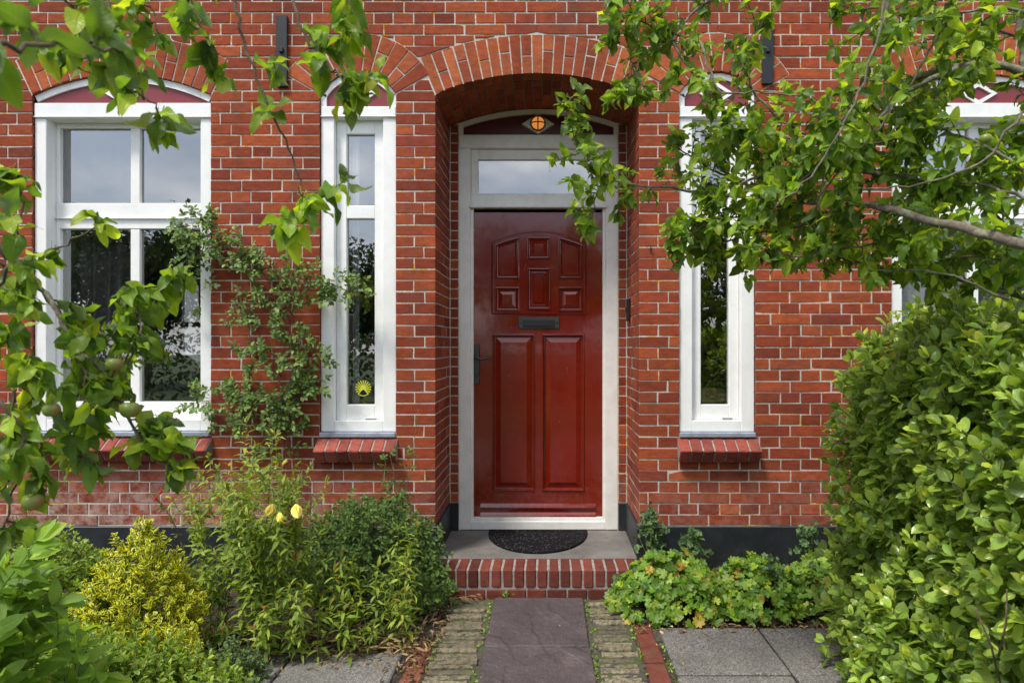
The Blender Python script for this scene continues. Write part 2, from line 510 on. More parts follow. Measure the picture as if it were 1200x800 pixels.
def mat_bark(name, a, b, lich=.5, sc=1.0):
    k = NT(name, .9)
    c = k.ramp(k.noise(40 * sc, 5, .7, stretch=(1, 1, 1)), [(.3, a), (.7, b)])
    if lich: c = k.mix(k.ramp(k.noise(24 * sc, 6, .75), [(.50, 0.0), (.62, lich)]), c, (.25, .26, .16))
    k.base(c); k.bump(k.noise(90 * sc, 5, .7), .9, .004)
    return k.m
M['bark'] = mat_bark('apple_bark', (.07, .055, .04), (.19, .16, .12), .85)
M['twig'] = mat_bark('twig_bark', (.05, .035, .022), (.16, .115, .07), .15)
M['greenstem'] = mat_bark('green_stem', (.06, .09, .02), (.16, .20, .06), 0)
M['redstem'] = mat_bark('red_stem', (.08, .03, .02), (.16, .07, .035), 0)

def mat_leaf(name, stops, trans=.38, rough=.42, veins=.35, margin=None, under=None, spec=.5, blem=.4, veinsc=9):
    """stops: colours over the per-leaf random value"""
    k = NT(name, rough)
    k.b.inputs['Specular IOR Level'].default_value = spec
    r, g, b = k.attr()
    col = k.ramp(r, stops)
    uv = k.n('ShaderNodeUVMap'); uv.uv_map = 'UVMap'
    sp = k.n('ShaderNodeSeparateXYZ'); k.l(uv.outputs[0], sp.inputs[0])
    au = k.math('ABSOLUTE', k.math('SUBTRACT', sp.outputs[0], .5))        # 0 midrib .. 0.5 edge
    if veins:
        mid = k.ramp(au, [(0.0, 1.0), (.045, 0.0)])
        ph = k.math('MULTIPLY', k.math('SUBTRACT', sp.outputs[1], k.math('MULTIPLY', au, .42)), veinsc)
        fr = k.math('ABSOLUTE', k.math('SUBTRACT', k.math('FRACT', ph), .5))
        lat = k.ramp(fr, [(0.0, .55), (.11, 0.0)])
        vv = k.math('MAXIMUM', mid, lat)
        light = k.mix(.35, col, (.35, .42, .16))
        col = k.mix(k.math('MULTIPLY', vv, veins), col, light)
        bp = k.n('ShaderNodeBump'); bp.inputs['Strength'].default_value = .55; bp.inputs['Distance'].default_value = .0016
        bp.invert = True
        k.l(vv, bp.inputs['Height']); k.l(bp.outputs[0], k.b.inputs['Normal'])
    v = k.math('MULTIPLY_ADD', g, .7, .62)
    col = k.mix(1.0, col, v, 'MULTIPLY')
    if margin:
        mcol, edge = margin
        e = k.math('ADD', au, k.math('MULTIPLY', k.math('SUBTRACT', k.noise(90, 3, .6), .5), .22))
        col = k.mix(k.ramp(e, [(edge, 0.0), (edge + .05, 1.0)]), col, mcol)
    if blem:
        bl = k.math('MULTIPLY', k.ramp(k.noise(75, 4, .6), [(.64, 0.0), (.72, 1.0)]), blem)
        col = k.mix(bl, col, (.16, .11, .03))
    ge = k.n('ShaderNodeNewGeometry')
    front = col
    if under:
        col = k.mix(k.math('MULTIPLY', ge.outputs['Backfacing'], .65), col, under)
    k.base(col)
    tl = k.n('ShaderNodeBsdfTranslucent')
    tcx = k.mix(1.0, front, (1.9, 1.75, .55), 'MULTIPLY')
    k.l(tcx, tl.inputs[0])
    m1 = k.n('ShaderNodeMixShader'); m1.inputs[0].default_value = trans
    k.l(k.b.outputs[0], m1.inputs[1]); k.l(tl.outputs[0], m1.inputs[2])
    k.l(m1.outputs[0], k.out.inputs['Surface'])
    return k.m
M['apple_leaf'] = mat_leaf('apple_leaf', [(0, (.060, .130, .014)), (.4, (.14, .25, .022)), (.75, (.25, .38, .028)), (.955, (.38, .49, .036)), (1, (.55, .42, .03))], .50, .42, .40, under=(.20, .26, .13), spec=.40)
M['hedge_leaf'] = mat_leaf('hedge_leaf', [(0, (.12, .21, .035)), (.5, (.24, .37, .060)), (.85, (.36, .49, .075)), (1, (.48, .56, .08))], .38, .25, .22, under=(.22, .30, .13), blem=.2, veinsc=7)
M['rose_leaf'] = mat_leaf('rose_leaf', [(0, (.055, .115, .018)), (.6, (.11, .20, .028)), (.9, (.20, .28, .035)), (1, (.30, .19, .03))], .25, .45, .15)
M['herb_leaf'] = mat_leaf('herb_leaf', [(0, (.10, .18, .02)), (.5, (.22, .32, .034)), (.88, (.36, .44, .055)), (.95, (.42, .33, .06)), (1, (.40, .17, .06))], .38, .5, .25)
M['dark_leaf'] = mat_leaf('dark_leaf', [(0, (.040, .085, .018)), (.6, (.085, .155, .028)), (1, (.16, .23, .040))], .25, .6, .12, spec=.25)
M['geranium_leaf'] = mat_leaf('geranium_leaf', [(0, (.06, .145, .012)), (.4, (.13, .25, .018)), (.8, (.27, .38, .025)), (.95, (.42, .42, .03)), (1, (.42, .24, .04))], .35, .5, 0)
M['columbine_leaf'] = mat_leaf('columbine_leaf', [(0, (.05, .10, .04)), (.6, (.095, .17, .065)), (1, (.15, .23, .085))], .25, .6, 0, spec=.3)
M['gold_leaf'] = mat_leaf('gold_variegated_leaf', [(0, (.06, .13, .015)), (1, (.13, .24, .02))], .32, .4, 0, margin=((.74, .70, .045), .235), blem=0)
M['hydrangea_leaf'] = mat_leaf('hydrangea_leaf', [(0, (.13, .25, .030)), (.6, (.23, .40, .04)), (1, (.36, .52, .05))], .42, .55, .5, under=(.15, .22, .12), veinsc=8)
M['box_leaf'] = mat_leaf('box_leaf', [(0, (.08, .16, .018)), (.6, (.20, .33, .03)), (1, (.38, .48, .05))], .3, .4, .15)
M['sedum_leaf'] = mat_leaf('sedum_leaf', [(0, (.07, .12, .05)), (1, (.15, .22, .08))], .2, .6, 0, spec=.25)
M['far_leaf'] = mat_leaf('far_leaf', [(0, (.018, .036, .012)), (1, (.045, .075, .020))], .3, .6, 0, blem=0)
M['dead_leaf'] = mat_leaf('dead_leaf', [(0, (.09, .045, .02)), (.5, (.22, .125, .055)), (1, (.42, .31, .15))], .15, .8, .2)
M['yellow_petal'] = mat_leaf('yellow_petal', [(0, (.78, .68, .12)), (1, (.82, .78, .30))], .4, .5, 0, blem=0)
M['red_petal'] = mat_leaf('red_petal', [(0, (.55, .03, .02)), (1, (.65, .06, .02))], .3, .5, 0, blem=0)
k = NT('apple_skin', .35)
sp = k.n('ShaderNodeSeparateXYZ'); k.l(k.coord('Normal'), sp.inputs[0])
c = k.ramp(k.math('ADD', k.math('MULTIPLY', sp.outputs[0], .35), k.math('MULTIPLY_ADD', k.noise(18, 4, .6), .8, .1)), [(.62, (.17, .22, .035)), (1.0, (.26, .085, .035))])
c = k.mix(k.ramp(k.noise(330, 2, .5), [(.66, 0.0), (.7, .5)]), c, (.40, .38, .20))
k.base(c)
M['apple'] = k.m

# ------------------------------------------------------------------ leaves
def norm(a):
    return a / np.maximum(np.linalg.norm(a, axis=-1, keepdims=True), 1e-9)
PROF = {
    'apple': lambda v: np.sin(np.pi * np.clip(v, 0, 1) ** .80) ** .80 * (1 - .25 * np.clip(v - .75, 0, 1)),
    'ovate': lambda v: np.clip(v, 0, 1) ** .55 * np.clip(1 - v, 0, 1) ** .72 * 1.95,
    'ellip': lambda v: np.sin(np.pi * np.clip(v, 0, 1) ** .88) ** .72,
    'obov': lambda v: np.sin(np.pi * np.clip(v, 0, 1) ** 1.1) ** .55,
    'lance': lambda v: np.clip(v, 0, 1) ** .6 * np.clip(1 - v, 0, 1) ** .95 * 2.1,
}
class Leaves:
    def __init__(s):
        s.P = []; s.D = []; s.N = []; s.L = []; s.r = []
    def add(s, p, d, n, L, r=None):
        s.P.append(tuple(p)); s.D.append(tuple(d)); s.N.append(tuple(n)); s.L.append(L)
        s.r.append(random.random() if r is None else r)
    def build(s, name, mat, parent=None, prof='ovate', ratio=.55, fold=(.1, .5), bend=(.2, 1.3), pet=.25, seg=5, wave=.06, serr=0.0, lobed=0, kind=None):
        off = world_off(parent)
        P = np.array(s.P) - np.array(off); D = norm(np.array(s.D)); N = np.array(s.N)
        L = np.array(s.L)[:, None]; n = len(P)
        X = norm(np.cross(D, N) + 1e-6); Z = np.cross(X, D)
        fo = rng.uniform(*fold, n)[:, None]; be = rng.uniform(*bend, n)[:, None]; ph = rng.uniform(0, 6.28, n)[:, None]
        rat = ratio * rng.uniform(.82, 1.18, n)[:, None]
        if lobed:
            K = lobed * 4 + 1         # rim points: notch, shoulder, tip, shoulder
            th = np.linspace(-2.75, 2.75, K)
            rr = np.array([.70, .93, 1.0, .93])[np.arange(K) % 4]
            rr = rr * (1 - .10 * np.abs(th) / 2.75)
            ux = np.concatenate([[0], np.sin(th) * rr * .5, np.sin(th) * rr * .27])
            vy = np.concatenate([[0], np.cos(th) * rr * .5, np.cos(th) * rr * .27])
            rad = np.concatenate([[0], rr, rr * .54])
            x = ux[None] * L; y = (vy[None] + .1) * L
            z = (fo * .45 * rad[None] ** 2 - .10 * be * np.maximum(vy[None], 0) + .05 * np.sin(3 * np.arctan2(ux, vy)[None] + ph) * rad[None]) * L
            faces = []
            for i in range(K - 1):
                faces.append((0, 1 + K + i, 1 + K + i + 1, 0))
                faces.append((1 + K + i, 1 + i, 2 + i, 2 + K + i))
            tri = True
            uvt = np.stack([ux + .5, vy + .5], -1)
        else:
            vs = np.concatenate([[-pet] if pet else [], np.linspace(0, 1, seg + 1)])
            us = np.array([-1., -.5, 0., .5, 1.]) if seg >= 6 else np.array([-1., 0., 1.])
            wv = PROF[prof](vs)
            wv = np.where(vs <= 0.001, .055, np.maximum(wv, .02))
            if serr: wv = wv * (1 + serr * np.where(np.arange(len(vs)) % 2 == 0, 1, -1) * (vs > .1))
            U, V = np.meshgrid(us, vs); Wv = np.repeat(wv[:, None], len(us), 1)
            U = U.ravel()[None]; V = V.ravel()[None]; Wv = Wv.ravel()[None]
            x = U * Wv * .5 * rat * L
            bv = be * V
            y = np.sin(bv) / be * L
            z = -(1 - np.cos(bv)) / be * L
            z = z + fo * np.abs(x) * np.where(V > 0, 1, 0) + wave * L * np.abs(U) * np.sin(9 * V + ph + U * 1.3) * Wv
            nu = len(us); faces = []
            for a in range(len(vs) - 1):
                for b in range(nu - 1):
                    faces.append((a * nu + b, a * nu + b + 1, (a + 1) * nu + b + 1, (a + 1) * nu + b))
            uvt = np.stack([(U[0] + 1) / 2, V[0]], -1)
            tri = False
        m = x.shape[1]
        co = (P[:, None] + x[..., None] * X[:, None] + y[..., None] * D[:, None] + z[..., None] * Z[:, None]).reshape(-1, 3)
        loops, counts = [], []
        for f in faces:
            g = list(dict.fromkeys(f)); loops += g; counts.append(len(g))
        loops = np.array(loops); counts = np.array(counts)
        allv = (np.arange(n)[:, None] * m + loops[None]).ravel()
        cnt = np.tile(counts, n)
        me = bpy.data.meshes.new(name)
        me.vertices.add(n * m); me.vertices.foreach_set('co', co.ravel().astype(np.float32))
        me.loops.add(len(allv)); me.loops.foreach_set('vertex_index', allv.astype(np.int32))
        me.polygons.add(len(cnt))
        st = np.concatenate([[0], np.cumsum(cnt)[:-1]])
        me.polygons.foreach_set('loop_start', st.astype(np.int32))
        me.polygons.foreach_set('use_smooth', np.ones(len(cnt), dtype=bool))
        me.update(calc_edges=True)
        uvl = me.uv_layers.new(name='UVMap')
        uvl.data.foreach_set('uv', np.tile(uvt[loops], (n, 1)).ravel().astype(np.float32))
        at = me.attributes.new('pc', 'FLOAT_COLOR', 'FACE')
        c = np.ones((n, 4), dtype=np.float32); c[:, 0] = s.r; c[:, 1] = rng.random(n); c[:, 2] = rng.random(n)
        at.data.foreach_set('color', np.repeat(c, len(counts), 0).ravel())
        me.materials.append(mat)
        o = bpy.data.objects.new(name, me); COL.objects.link(o)
        if parent: o.parent = parent
        if kind: o['kind'] = kind
        return o

def rv(a=1.0):
    return Vector((random.gauss(0, a), random.gauss(0, a), random.gauss(0, a)))
def curve(pts, n=6):
    """Catmull-Rom through points"""
    pts = [Vector(p) for p in pts]
    P = [pts[0] * 2 - pts[1]] + pts + [pts[-1] * 2 - pts[-2]]
    out = []
    for i in range(1, len(P) - 2):
        for k_ in range(n):
            t = k_ / n
            a, b, c, d = P[i - 1], P[i], P[i + 1], P[i + 2]
            out.append(.5 * ((2 * b) + (c - a) * t + (2 * a - 5 * b + 4 * c - d) * t * t + (3 * b - a - 3 * c + d) * t ** 3))
    out.append(pts[-1])
    return out
def bent(p, d, length, n, up=0.0, wob=.15):
    """a wandering shoot"""
    pts = [Vector(p)]; d = Vector(d).normalized()
    for i in range(n):
        d = (d + Vector((0, 0, up)) / n + rv(wob) / n ** .5).normalized()
        pts.append(pts[-1] + d * length / n)
    return pts
def shoot(mb, lv, pts, r0, r1, nleaf, L, mode='alt', droop=.2, out=1.0, t0=.15, up=.6, tip=True, seg=4, rr=(0, 1), tiplight=0.0, face=None):
    """stem through pts with leaves along it; opp = opposite pairs, alt = spiral"""
    mb.tube(pts, r0, r1, seg)
    N = len(pts) - 1
    ang = random.uniform(0, 6.28)
    k_ = nleaf if mode == 'alt' else nleaf // 2
    for i in range(k_):
        t = t0 + (1 - t0) * (i + random.random() * .6) / k_
        f = min(t, .999) * N; a = int(f); p = pts[a].lerp(pts[a + 1], f - a)
        tg = (pts[a + 1] - pts[a]).normalized()
        s1 = tg.cross(Vector((.2, .3, 1)));
        if s1.length < .1: s1 = tg.cross(Vector((1, 0, 0)))
        s1.normalize(); s2 = tg.cross(s1)
        ang += 2.4 if mode == 'alt' else 1.57
        for q in ((0,) if mode == 'alt' else (0, math.pi)):
            o = s1 * math.cos(ang + q) + s2 * math.sin(ang + q)
            d = (tg * .75 + o * out + Vector((0, 0, -droop)) + rv(.18)).normalized()
            nn = (tg * .7 - o * .15 + Vector((0, 0, up)) + (face or Vector((0, 0, 0))) + rv(.25))
            rnd = random.uniform(*rr)
            if tiplight: rnd = min(1, rnd * (1 - tiplight) + tiplight * t * random.uniform(.6, 1.1))
            size = L * random.uniform(.65, 1.15) * (1.0 - .35 * t ** 3)
            lv.add(p, d, nn, size, rnd)
    if tip:
        tg = (pts[-1] - pts[-2]).normalized()
        for q in range(3):
            lv.add(pts[-1], (tg + rv(.35)), rv(.6) + Vector((0, -.3, .6)), L * random.uniform(.4, .8), min(1, random.uniform(*rr) + tiplight * .5))

# ------------------------------------------------------------------ house geometry numbers
CH = 0.0647                       # course height
class Arch:
    def __init__(s, x0, x1, zs, rise, thick, zb, cx=None):
        s.x0, s.x1, s.zs, s.zb = x0, x1, zs, zb
        s.cx = (x0 + x1) / 2; h = (x1 - x0) / 2
        s.R = (h * h + rise * rise) / (2 * rise); s.cz = zs + rise - s.R
        s.Ro = s.R + thick; s.a = math.asin(min(1, h / s.R))
        s.thick = thick
    def intr(s, z):
        if z < s.zb or z > s.cz + s.R: return None
        if z <= s.zs: return s.x0, s.x1
        w = math.sqrt(max(0, s.R ** 2 - (z - s.cz) ** 2)); return s.cx - w, s.cx + w
    def block(s, z, g=.006):
        if z < s.zb: return None
        if z <= s.zs: return s.x0, s.x1
        zo = s.cz + s.Ro * math.cos(s.a)
        if z < zo:
            w = (z - s.cz) * math.tan(s.a) + g; return s.cx - w, s.cx + w
        q = (s.Ro + g) ** 2 - (z - s.cz) ** 2
        if q <= 0: return None
        w = math.sqrt(q); return s.cx - w, s.cx + w
px = 1 / 202.0
SC = CAMD / FPX
SILLZ = Z0(506)
A_rec = Arch(X0(510), X0(749), Z0(110), 24 * SC, 45 * SC, -1)
A_lw = Arch(X0(37.5), X0(247), Z0(111), 24 * SC, 45 * SC, Z0(505))
A_ln = Arch(X0(374.5), X0(464), Z0(110), 26 * SC, 45 * SC, SILLZ)
A_rn = Arch(X0(796), X0(885.5), Z0(110), 26 * SC, 45 * SC, SILLZ)
A_rw = Arch(X0(1045), X0(1254.5), Z0(111), 24 * SC, 45 * SC, Z0(505))
ARCHES = [A_lw, A_ln, A_rec, A_rn, A_rw]
WX0, WX1, WZ1 = -5.0, 5.0, 4.8
PLZ = Z0(616)
DEP = 0.59                        # depth of the porch recess

house = empty('brick_house', (0, 0, 0))
tag(house, 'red brick house front with a recessed red door, black plinth and white framed windows', 'house')

# --- bricks of the wall
wall = MB(); fW = lambda u, v, w: (u, w, v)
row = 0; z = PLZ
jambs = []
while z < WZ1:
    z0, z1 = z + .0042, z + CH - .0042
    stretch = row % 2 == 0
    wdt = .236 if stretch else .118
    offs = (.118 if row % 4 == 2 else 0) + (.059 if not stretch else 0)
    KS = 4
    zs = [z0 + (z1 - z0) * i / KS for i in range(KS + 1)]
    # blocked intervals sampled over the course height
    segs = []; prev = [WX0] * (KS + 1); pa = None
    for A in ARCHES:
        bl = [A.block(zz if zz >= A.zb or z1 < A.zb + .012 else A.zb + .001) for zz in zs]
        if not any(bl): continue
        l = [b[0] if b else A.cx for b in bl]; r_ = [b[1] if b else A.cx for b in bl]
        segs.append((prev, l, pa, A)); prev = r_; pa = A
    segs.append((prev, [WX1] * (KS + 1), pa, None))
    for (l, r_, la, ra) in segs:
        lo, hi = min(l), max(r_)
        if hi - lo < .02: continue
        # joints of the regular bond, shifted so no sliver ends at an opening
        n0 = math.floor((lo - offs) / wdt)
        xs = []
        xx = n0 * wdt + offs
        while xx < hi:
            xs.append(xx + random.uniform(-.004, .004)); xx += wdt
        lmax, rmin = max(l), min(r_)
        xs = [q for q in xs if lo + .05 < q < hi - .05]
        # cut some stretchers irregularly
        b = [lo] + xs + [hi]
        for i in range(len(b) - 1):
            u0, u1 = b[i] + (0 if i == 0 else .0043), b[i + 1] - (0 if i == len(b) - 2 else .0043)
            L_ = [max(u0, q) for q in l]; R_ = [min(u1, q) for q in r_]
            rows_ = [(a_, b_, zz) for a_, b_, zz in zip(L_, R_, zs) if b_ - a_ > .001]
            if len(rows_) < 2: continue
            poly = [(b_, zz) for a_, b_, zz in rows_] + [(a_, zz) for a_, b_, zz in rows_[::-1]]
            # straight ends need no intermediate points
            if len(rows_) == KS + 1 and max(R_) - min(R_) < 1e-6 and max(L_) - min(L_) < 1e-6:
                wz = .0016 * math.sin(1.9 * b[i] + row * .7) ; j = lambda: random.uniform(-.0015, .0015)
                poly = [(R_[0] + j(), z0 + wz + j()), (R_[0] + j(), z1 + wz + j()), (L_[0] + j(), z1 + wz + j()), (L_[0] + j(), z0 + wz + j())]
            dep = .02
            jl = la is A_rec and i == 0 and abs(l[0] - A_rec.x1) < 1e-4
            jr = ra is A_rec and i == len(b) - 2 and abs(r_[0] - A_rec.x0) < 1e-4
            if jl or jr: dep = .108 if stretch else .222
            c = rc()
            brick_poly(wall, poly, fW, dep, c, w0=0.0 if (jl or jr) else None)
    jambs.append((z0, z1, stretch)); z += CH; row += 1
# --- sides of the recess and the little returns beside the door frame
FX0, FX1 = X0(537.5, DEP), X0(724.5, DEP)
for z0, z1, stretch in jambs:
    if z0 > A_rec.zs + .0: break
    z1_ = min(z1, A_rec.zs + .01)
    for side, xw in ((-1, A_rec.x0), (1, A_rec.x1)):
        d = .118 if stretch else .232
        fn = (lambda u, v, w, xw=xw: (xw - w, u, v)) if side < 0 else (lambda u, v, w, xw=xw: (xw + w, u, v))
        first = True
        while d < DEP - .02:
            ln = (.226 if (stretch) == first else .226) if stretch else (.108 if not first and d > .4 else .226)
            e = min(d + ln, DEP)
            if DEP - e < .05: e = DEP
            brick_poly(wall, [(d, z0), (e, z0), (e, z1_), (d, z1_)], fn, .02)
            d = e + .020; first = False
        xf = FX0 if side < 0 else FX1
        a, b = sorted((xw, xf))
        brick_poly(wall, [(a + (.004 if side > 0 else .008), z0), (b - (.004 if side < 0 else .008), z0), (b - (.004 if side < 0 else .008), z1_), (a + (.004 if side > 0 else .008), z1_)], lambda u, v, w: (u, DEP + w, v), .02)
o_wall = wall.build('wall', M['brick'], house)

# --- mortar behind the bricks
mo = MB(); MD = .0032
zz = 0.0; dz = .02
def spans(z):
    out = []; p = WX0
    for A in ARCHES:
        i = A.intr(z)
        if i: out.append((p, i[0])); p = i[1]
    out.append((p, WX1)); return out
while zz < WZ1:
    za, zb = zz, zz + dz
    sa, sb = spans(za + 1e-5), spans(zb - 1e-5)
    if len(sa) == len(sb):
        for (a, b), (c, d) in zip(sa, sb): mo.poly([(a, MD, za), (b, MD, za), (d, MD, zb), (c, MD, zb)])
    else:
        for (a, b) in (sa if len(sa) > len(sb) else sb): mo.poly([(a, MD, za), (b, MD, za), (b, MD, zb), (a, MD, zb)])
    zz += dz
for side, xw in ((-1, A_rec.x0), (1, A_rec.x1)):
    x = xw + side * MD
    mo.poly([(x, MD, 0), (x, DEP + .02, 0), (x, DEP + .02, A_rec.zs + .02), (x, MD, A_rec.zs + .02)])
    xf = FX0 if side < 0 else FX1
    mo.poly([(x, DEP + MD, 0), (xf - side * .01, DEP + MD, 0), (xf - side * .01, DEP + MD, A_rec.zs + .03), (x, DEP + MD, A_rec.zs + .03)])
mo.build('mortar', M['mortar'], house); mo = MB()
# soffit backing
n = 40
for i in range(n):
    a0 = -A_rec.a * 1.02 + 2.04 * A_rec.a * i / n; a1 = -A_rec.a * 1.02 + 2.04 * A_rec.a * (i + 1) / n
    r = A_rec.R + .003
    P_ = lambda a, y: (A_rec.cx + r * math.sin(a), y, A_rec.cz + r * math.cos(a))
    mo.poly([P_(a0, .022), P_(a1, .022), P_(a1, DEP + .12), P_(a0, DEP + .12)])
mo.build('soffit_mortar', M['dark_mortar'], house)

# --- brick arches
def voussoirs(A, n, soffit=0.0):
    mb = MB()
    R0, R1 = A.R, A.Ro
    g = .0045
    for i in range(n):
        t0 = -A.a + 2 * A.a * i / n; t1 = -A.a + 2 * A.a * (i + 1) / n
        def ring(ra, rb):
            pts = []
            gi0, gi1 = g / ra, g / rb
            for k_ in range(3): 
                t = t0 + gi1 + (t1 - t0 - 2 * gi1) * k_ / 2; pts.append((A.cx + rb * math.sin(t), A.cz + rb * math.cos(t)))
            for k_ in range(3):
                t = t1 - gi0 - (t1 - t0 - 2 * gi0) * k_ / 2; pts.append((A.cx + ra * math.sin(t), A.cz + ra * math.cos(t)))
            return pts
        T = R1 - R0
        if i % 2 == 0: parts = [(R0, R1)]
        else:
            s_ = R0 + T * (.46 if i % 4 == 1 else .58); parts = [(R0, s_ - g), (s_ + g, R1)]
        for ra, rb in parts:
            brick_poly(mb, ring(ra, rb), fW, .105 if (ra == R0 and soffit) else .02, w0=random.uniform(-.003, .0))
        if soffit:
            y = .115 + (0 if i % 2 else .11)
            if i % 2 == 0:
                ys = [(.115, .215)]
            else: ys = []
            while y < soffit - .02:
                ys.append((y, min(y + .215, soffit + .1))); y += .225
            for ya, yb in ys:
                q = ring(R0, R0 + .02)
                c = rc()
                rl = [[(x, ya, z_) for x, z_ in q], [(x, yb, z_) for x, z_ in q]]
                mb.rings(rl, True, c, capstart=True)
    return mb
rb_ = MB(); rl = []
for i in range(31):
    a = -A_rec.a + 2 * A_rec.a * i / 30
    rl.append([(A_rec.cx + r_ * math.sin(a), MD + .0005, A_rec.cz + r_ * math.cos(a)) for r_ in (A_rec.R + .002, A_rec.Ro)])
for q0, q1 in zip(rl, rl[1:]): rb_.poly([q0[0], q0[1], q1[1], q1[0]])
rb_.build('arch_mortar', M['mortar'], house)
voussoirs(A_rec, 21, DEP).build('door_arch', M['arch_brick'], house)

# --- plinth
pl = MB(); PO = -.012
def plinth_box(x0, x1, y0, y1): pl.box(x0, x1, y0, y1, -.05, PLZ - .001, .004)
plinth_box(WX0, A_rec.x0 + .014, PO, .05)
plinth_box(A_rec.x1 - .014, WX1, PO, .05)
plinth_box(A_rec.x0 - .02, A_rec.x0 + .012, .0505, DEP - .013)
plinth_box(A_rec.x1 - .012, A_rec.x1 + .02, .0505, DEP - .013)
plinth_box(A_rec.x0 - .02, FX0 - .001, DEP - .0125, DEP + .03)
plinth_box(FX1 + .001, A_rec.x1 + .02, DEP - .0125, DEP + .03)
pl.build('plinth', M['plinth'], house)

# --- white lunette furniture shared by windows and door
def ring_arc(mb, cx, cz, r0, r1, a0, a1, y0, y1, n=20):
    rl = []
    for i in range(n + 1):
        a = a0 + (a1 - a0) * i / n; s_, c_ = math.sin(a), math.cos(a)
        rl.append([(cx + r0 * s_, y0, cz + r0 * c_), (cx + r1 * s_, y0, cz + r1 * c_), (cx + r1 * s_, y1, cz + r1 * c_), (cx + r0 * s_, y1, cz + r0 * c_)])
    mb.rings(rl, True, capstart=True)
def lunette(mb, cx, cz, R_, zb, y0, y1, h, n=28):
    rl = []
    for i in range(n + 1):
        x = -h + 2 * h * i / n; zt = cz + math.sqrt(max(0, R_ * R_ - x * x)); x += cx
        rl.append([(x, y0, zb), (x, y0, zt), (x, y1, zt), (x, y1, zb)])
    mb.rings(rl, True, capstart=True)
def diamond(mb, cx, cz, w, h, t, y0, y1):
    o_ = [(cx - w, cz), (cx, cz - h), (cx + w, cz), (cx, cz + h)]
    i_ = [(cx - w + t * 1.3, cz), (cx, cz - h + t), (cx + w - t * 1.3, cz), (cx, cz + h - t)]
    mb.rings([[(x, y1, z_) for x, z_ in o_], [(x, y0, z_) for x, z_ in o_], [(x, y0, z_) for x, z_ in i_], [(x, y1, z_) for x, z_ in i_]], False)

def sill(A, win, rows=8):
    """sloping brick-on-edge sill with lead flashing"""
    mb = MB(); m2 = MB()
    x0, x1 = A.x0 - .012, A.x1 + .012
    n_ = max(5, round((x1 - x0) / .066)); w = (x1 - x0) / n_
    zt = A.zb - .028; ang = math.atan2(.068, .098)
    for i in range(n_):
        Mx = Matrix.Translation((0, -.092, zt - .070)) @ Matrix.Rotation(ang, 4, 'X')
        xa = x0 + i * w + .0034; xb = x0 + (i + 1) * w - .0034
        mb.box(xa, xb, 0, .20, -.092, 0, .005, rc(), Mx, .0012)
    Mx = Matrix.Translation((0, -.092, zt - .070)) @ Matrix.Rotation(ang, 4, 'X')
    m2.box(x0 + .002, x1 - .002, .006, .19, -.086, -.005, 0, (.5, .5, .5), Mx)
    m2.build('sill_mortar', M['grey_mortar'], win)
    mb.build('sill', M['sill_brick'], win)
    l_ = MB()
    l_.box(A.x0 + .002, A.x1 - .002, -.016, .05, A.zb - .030, A.zb - .002, .004, (.5, .5, .5))
    l_.build('flashing', M['lead'], win)

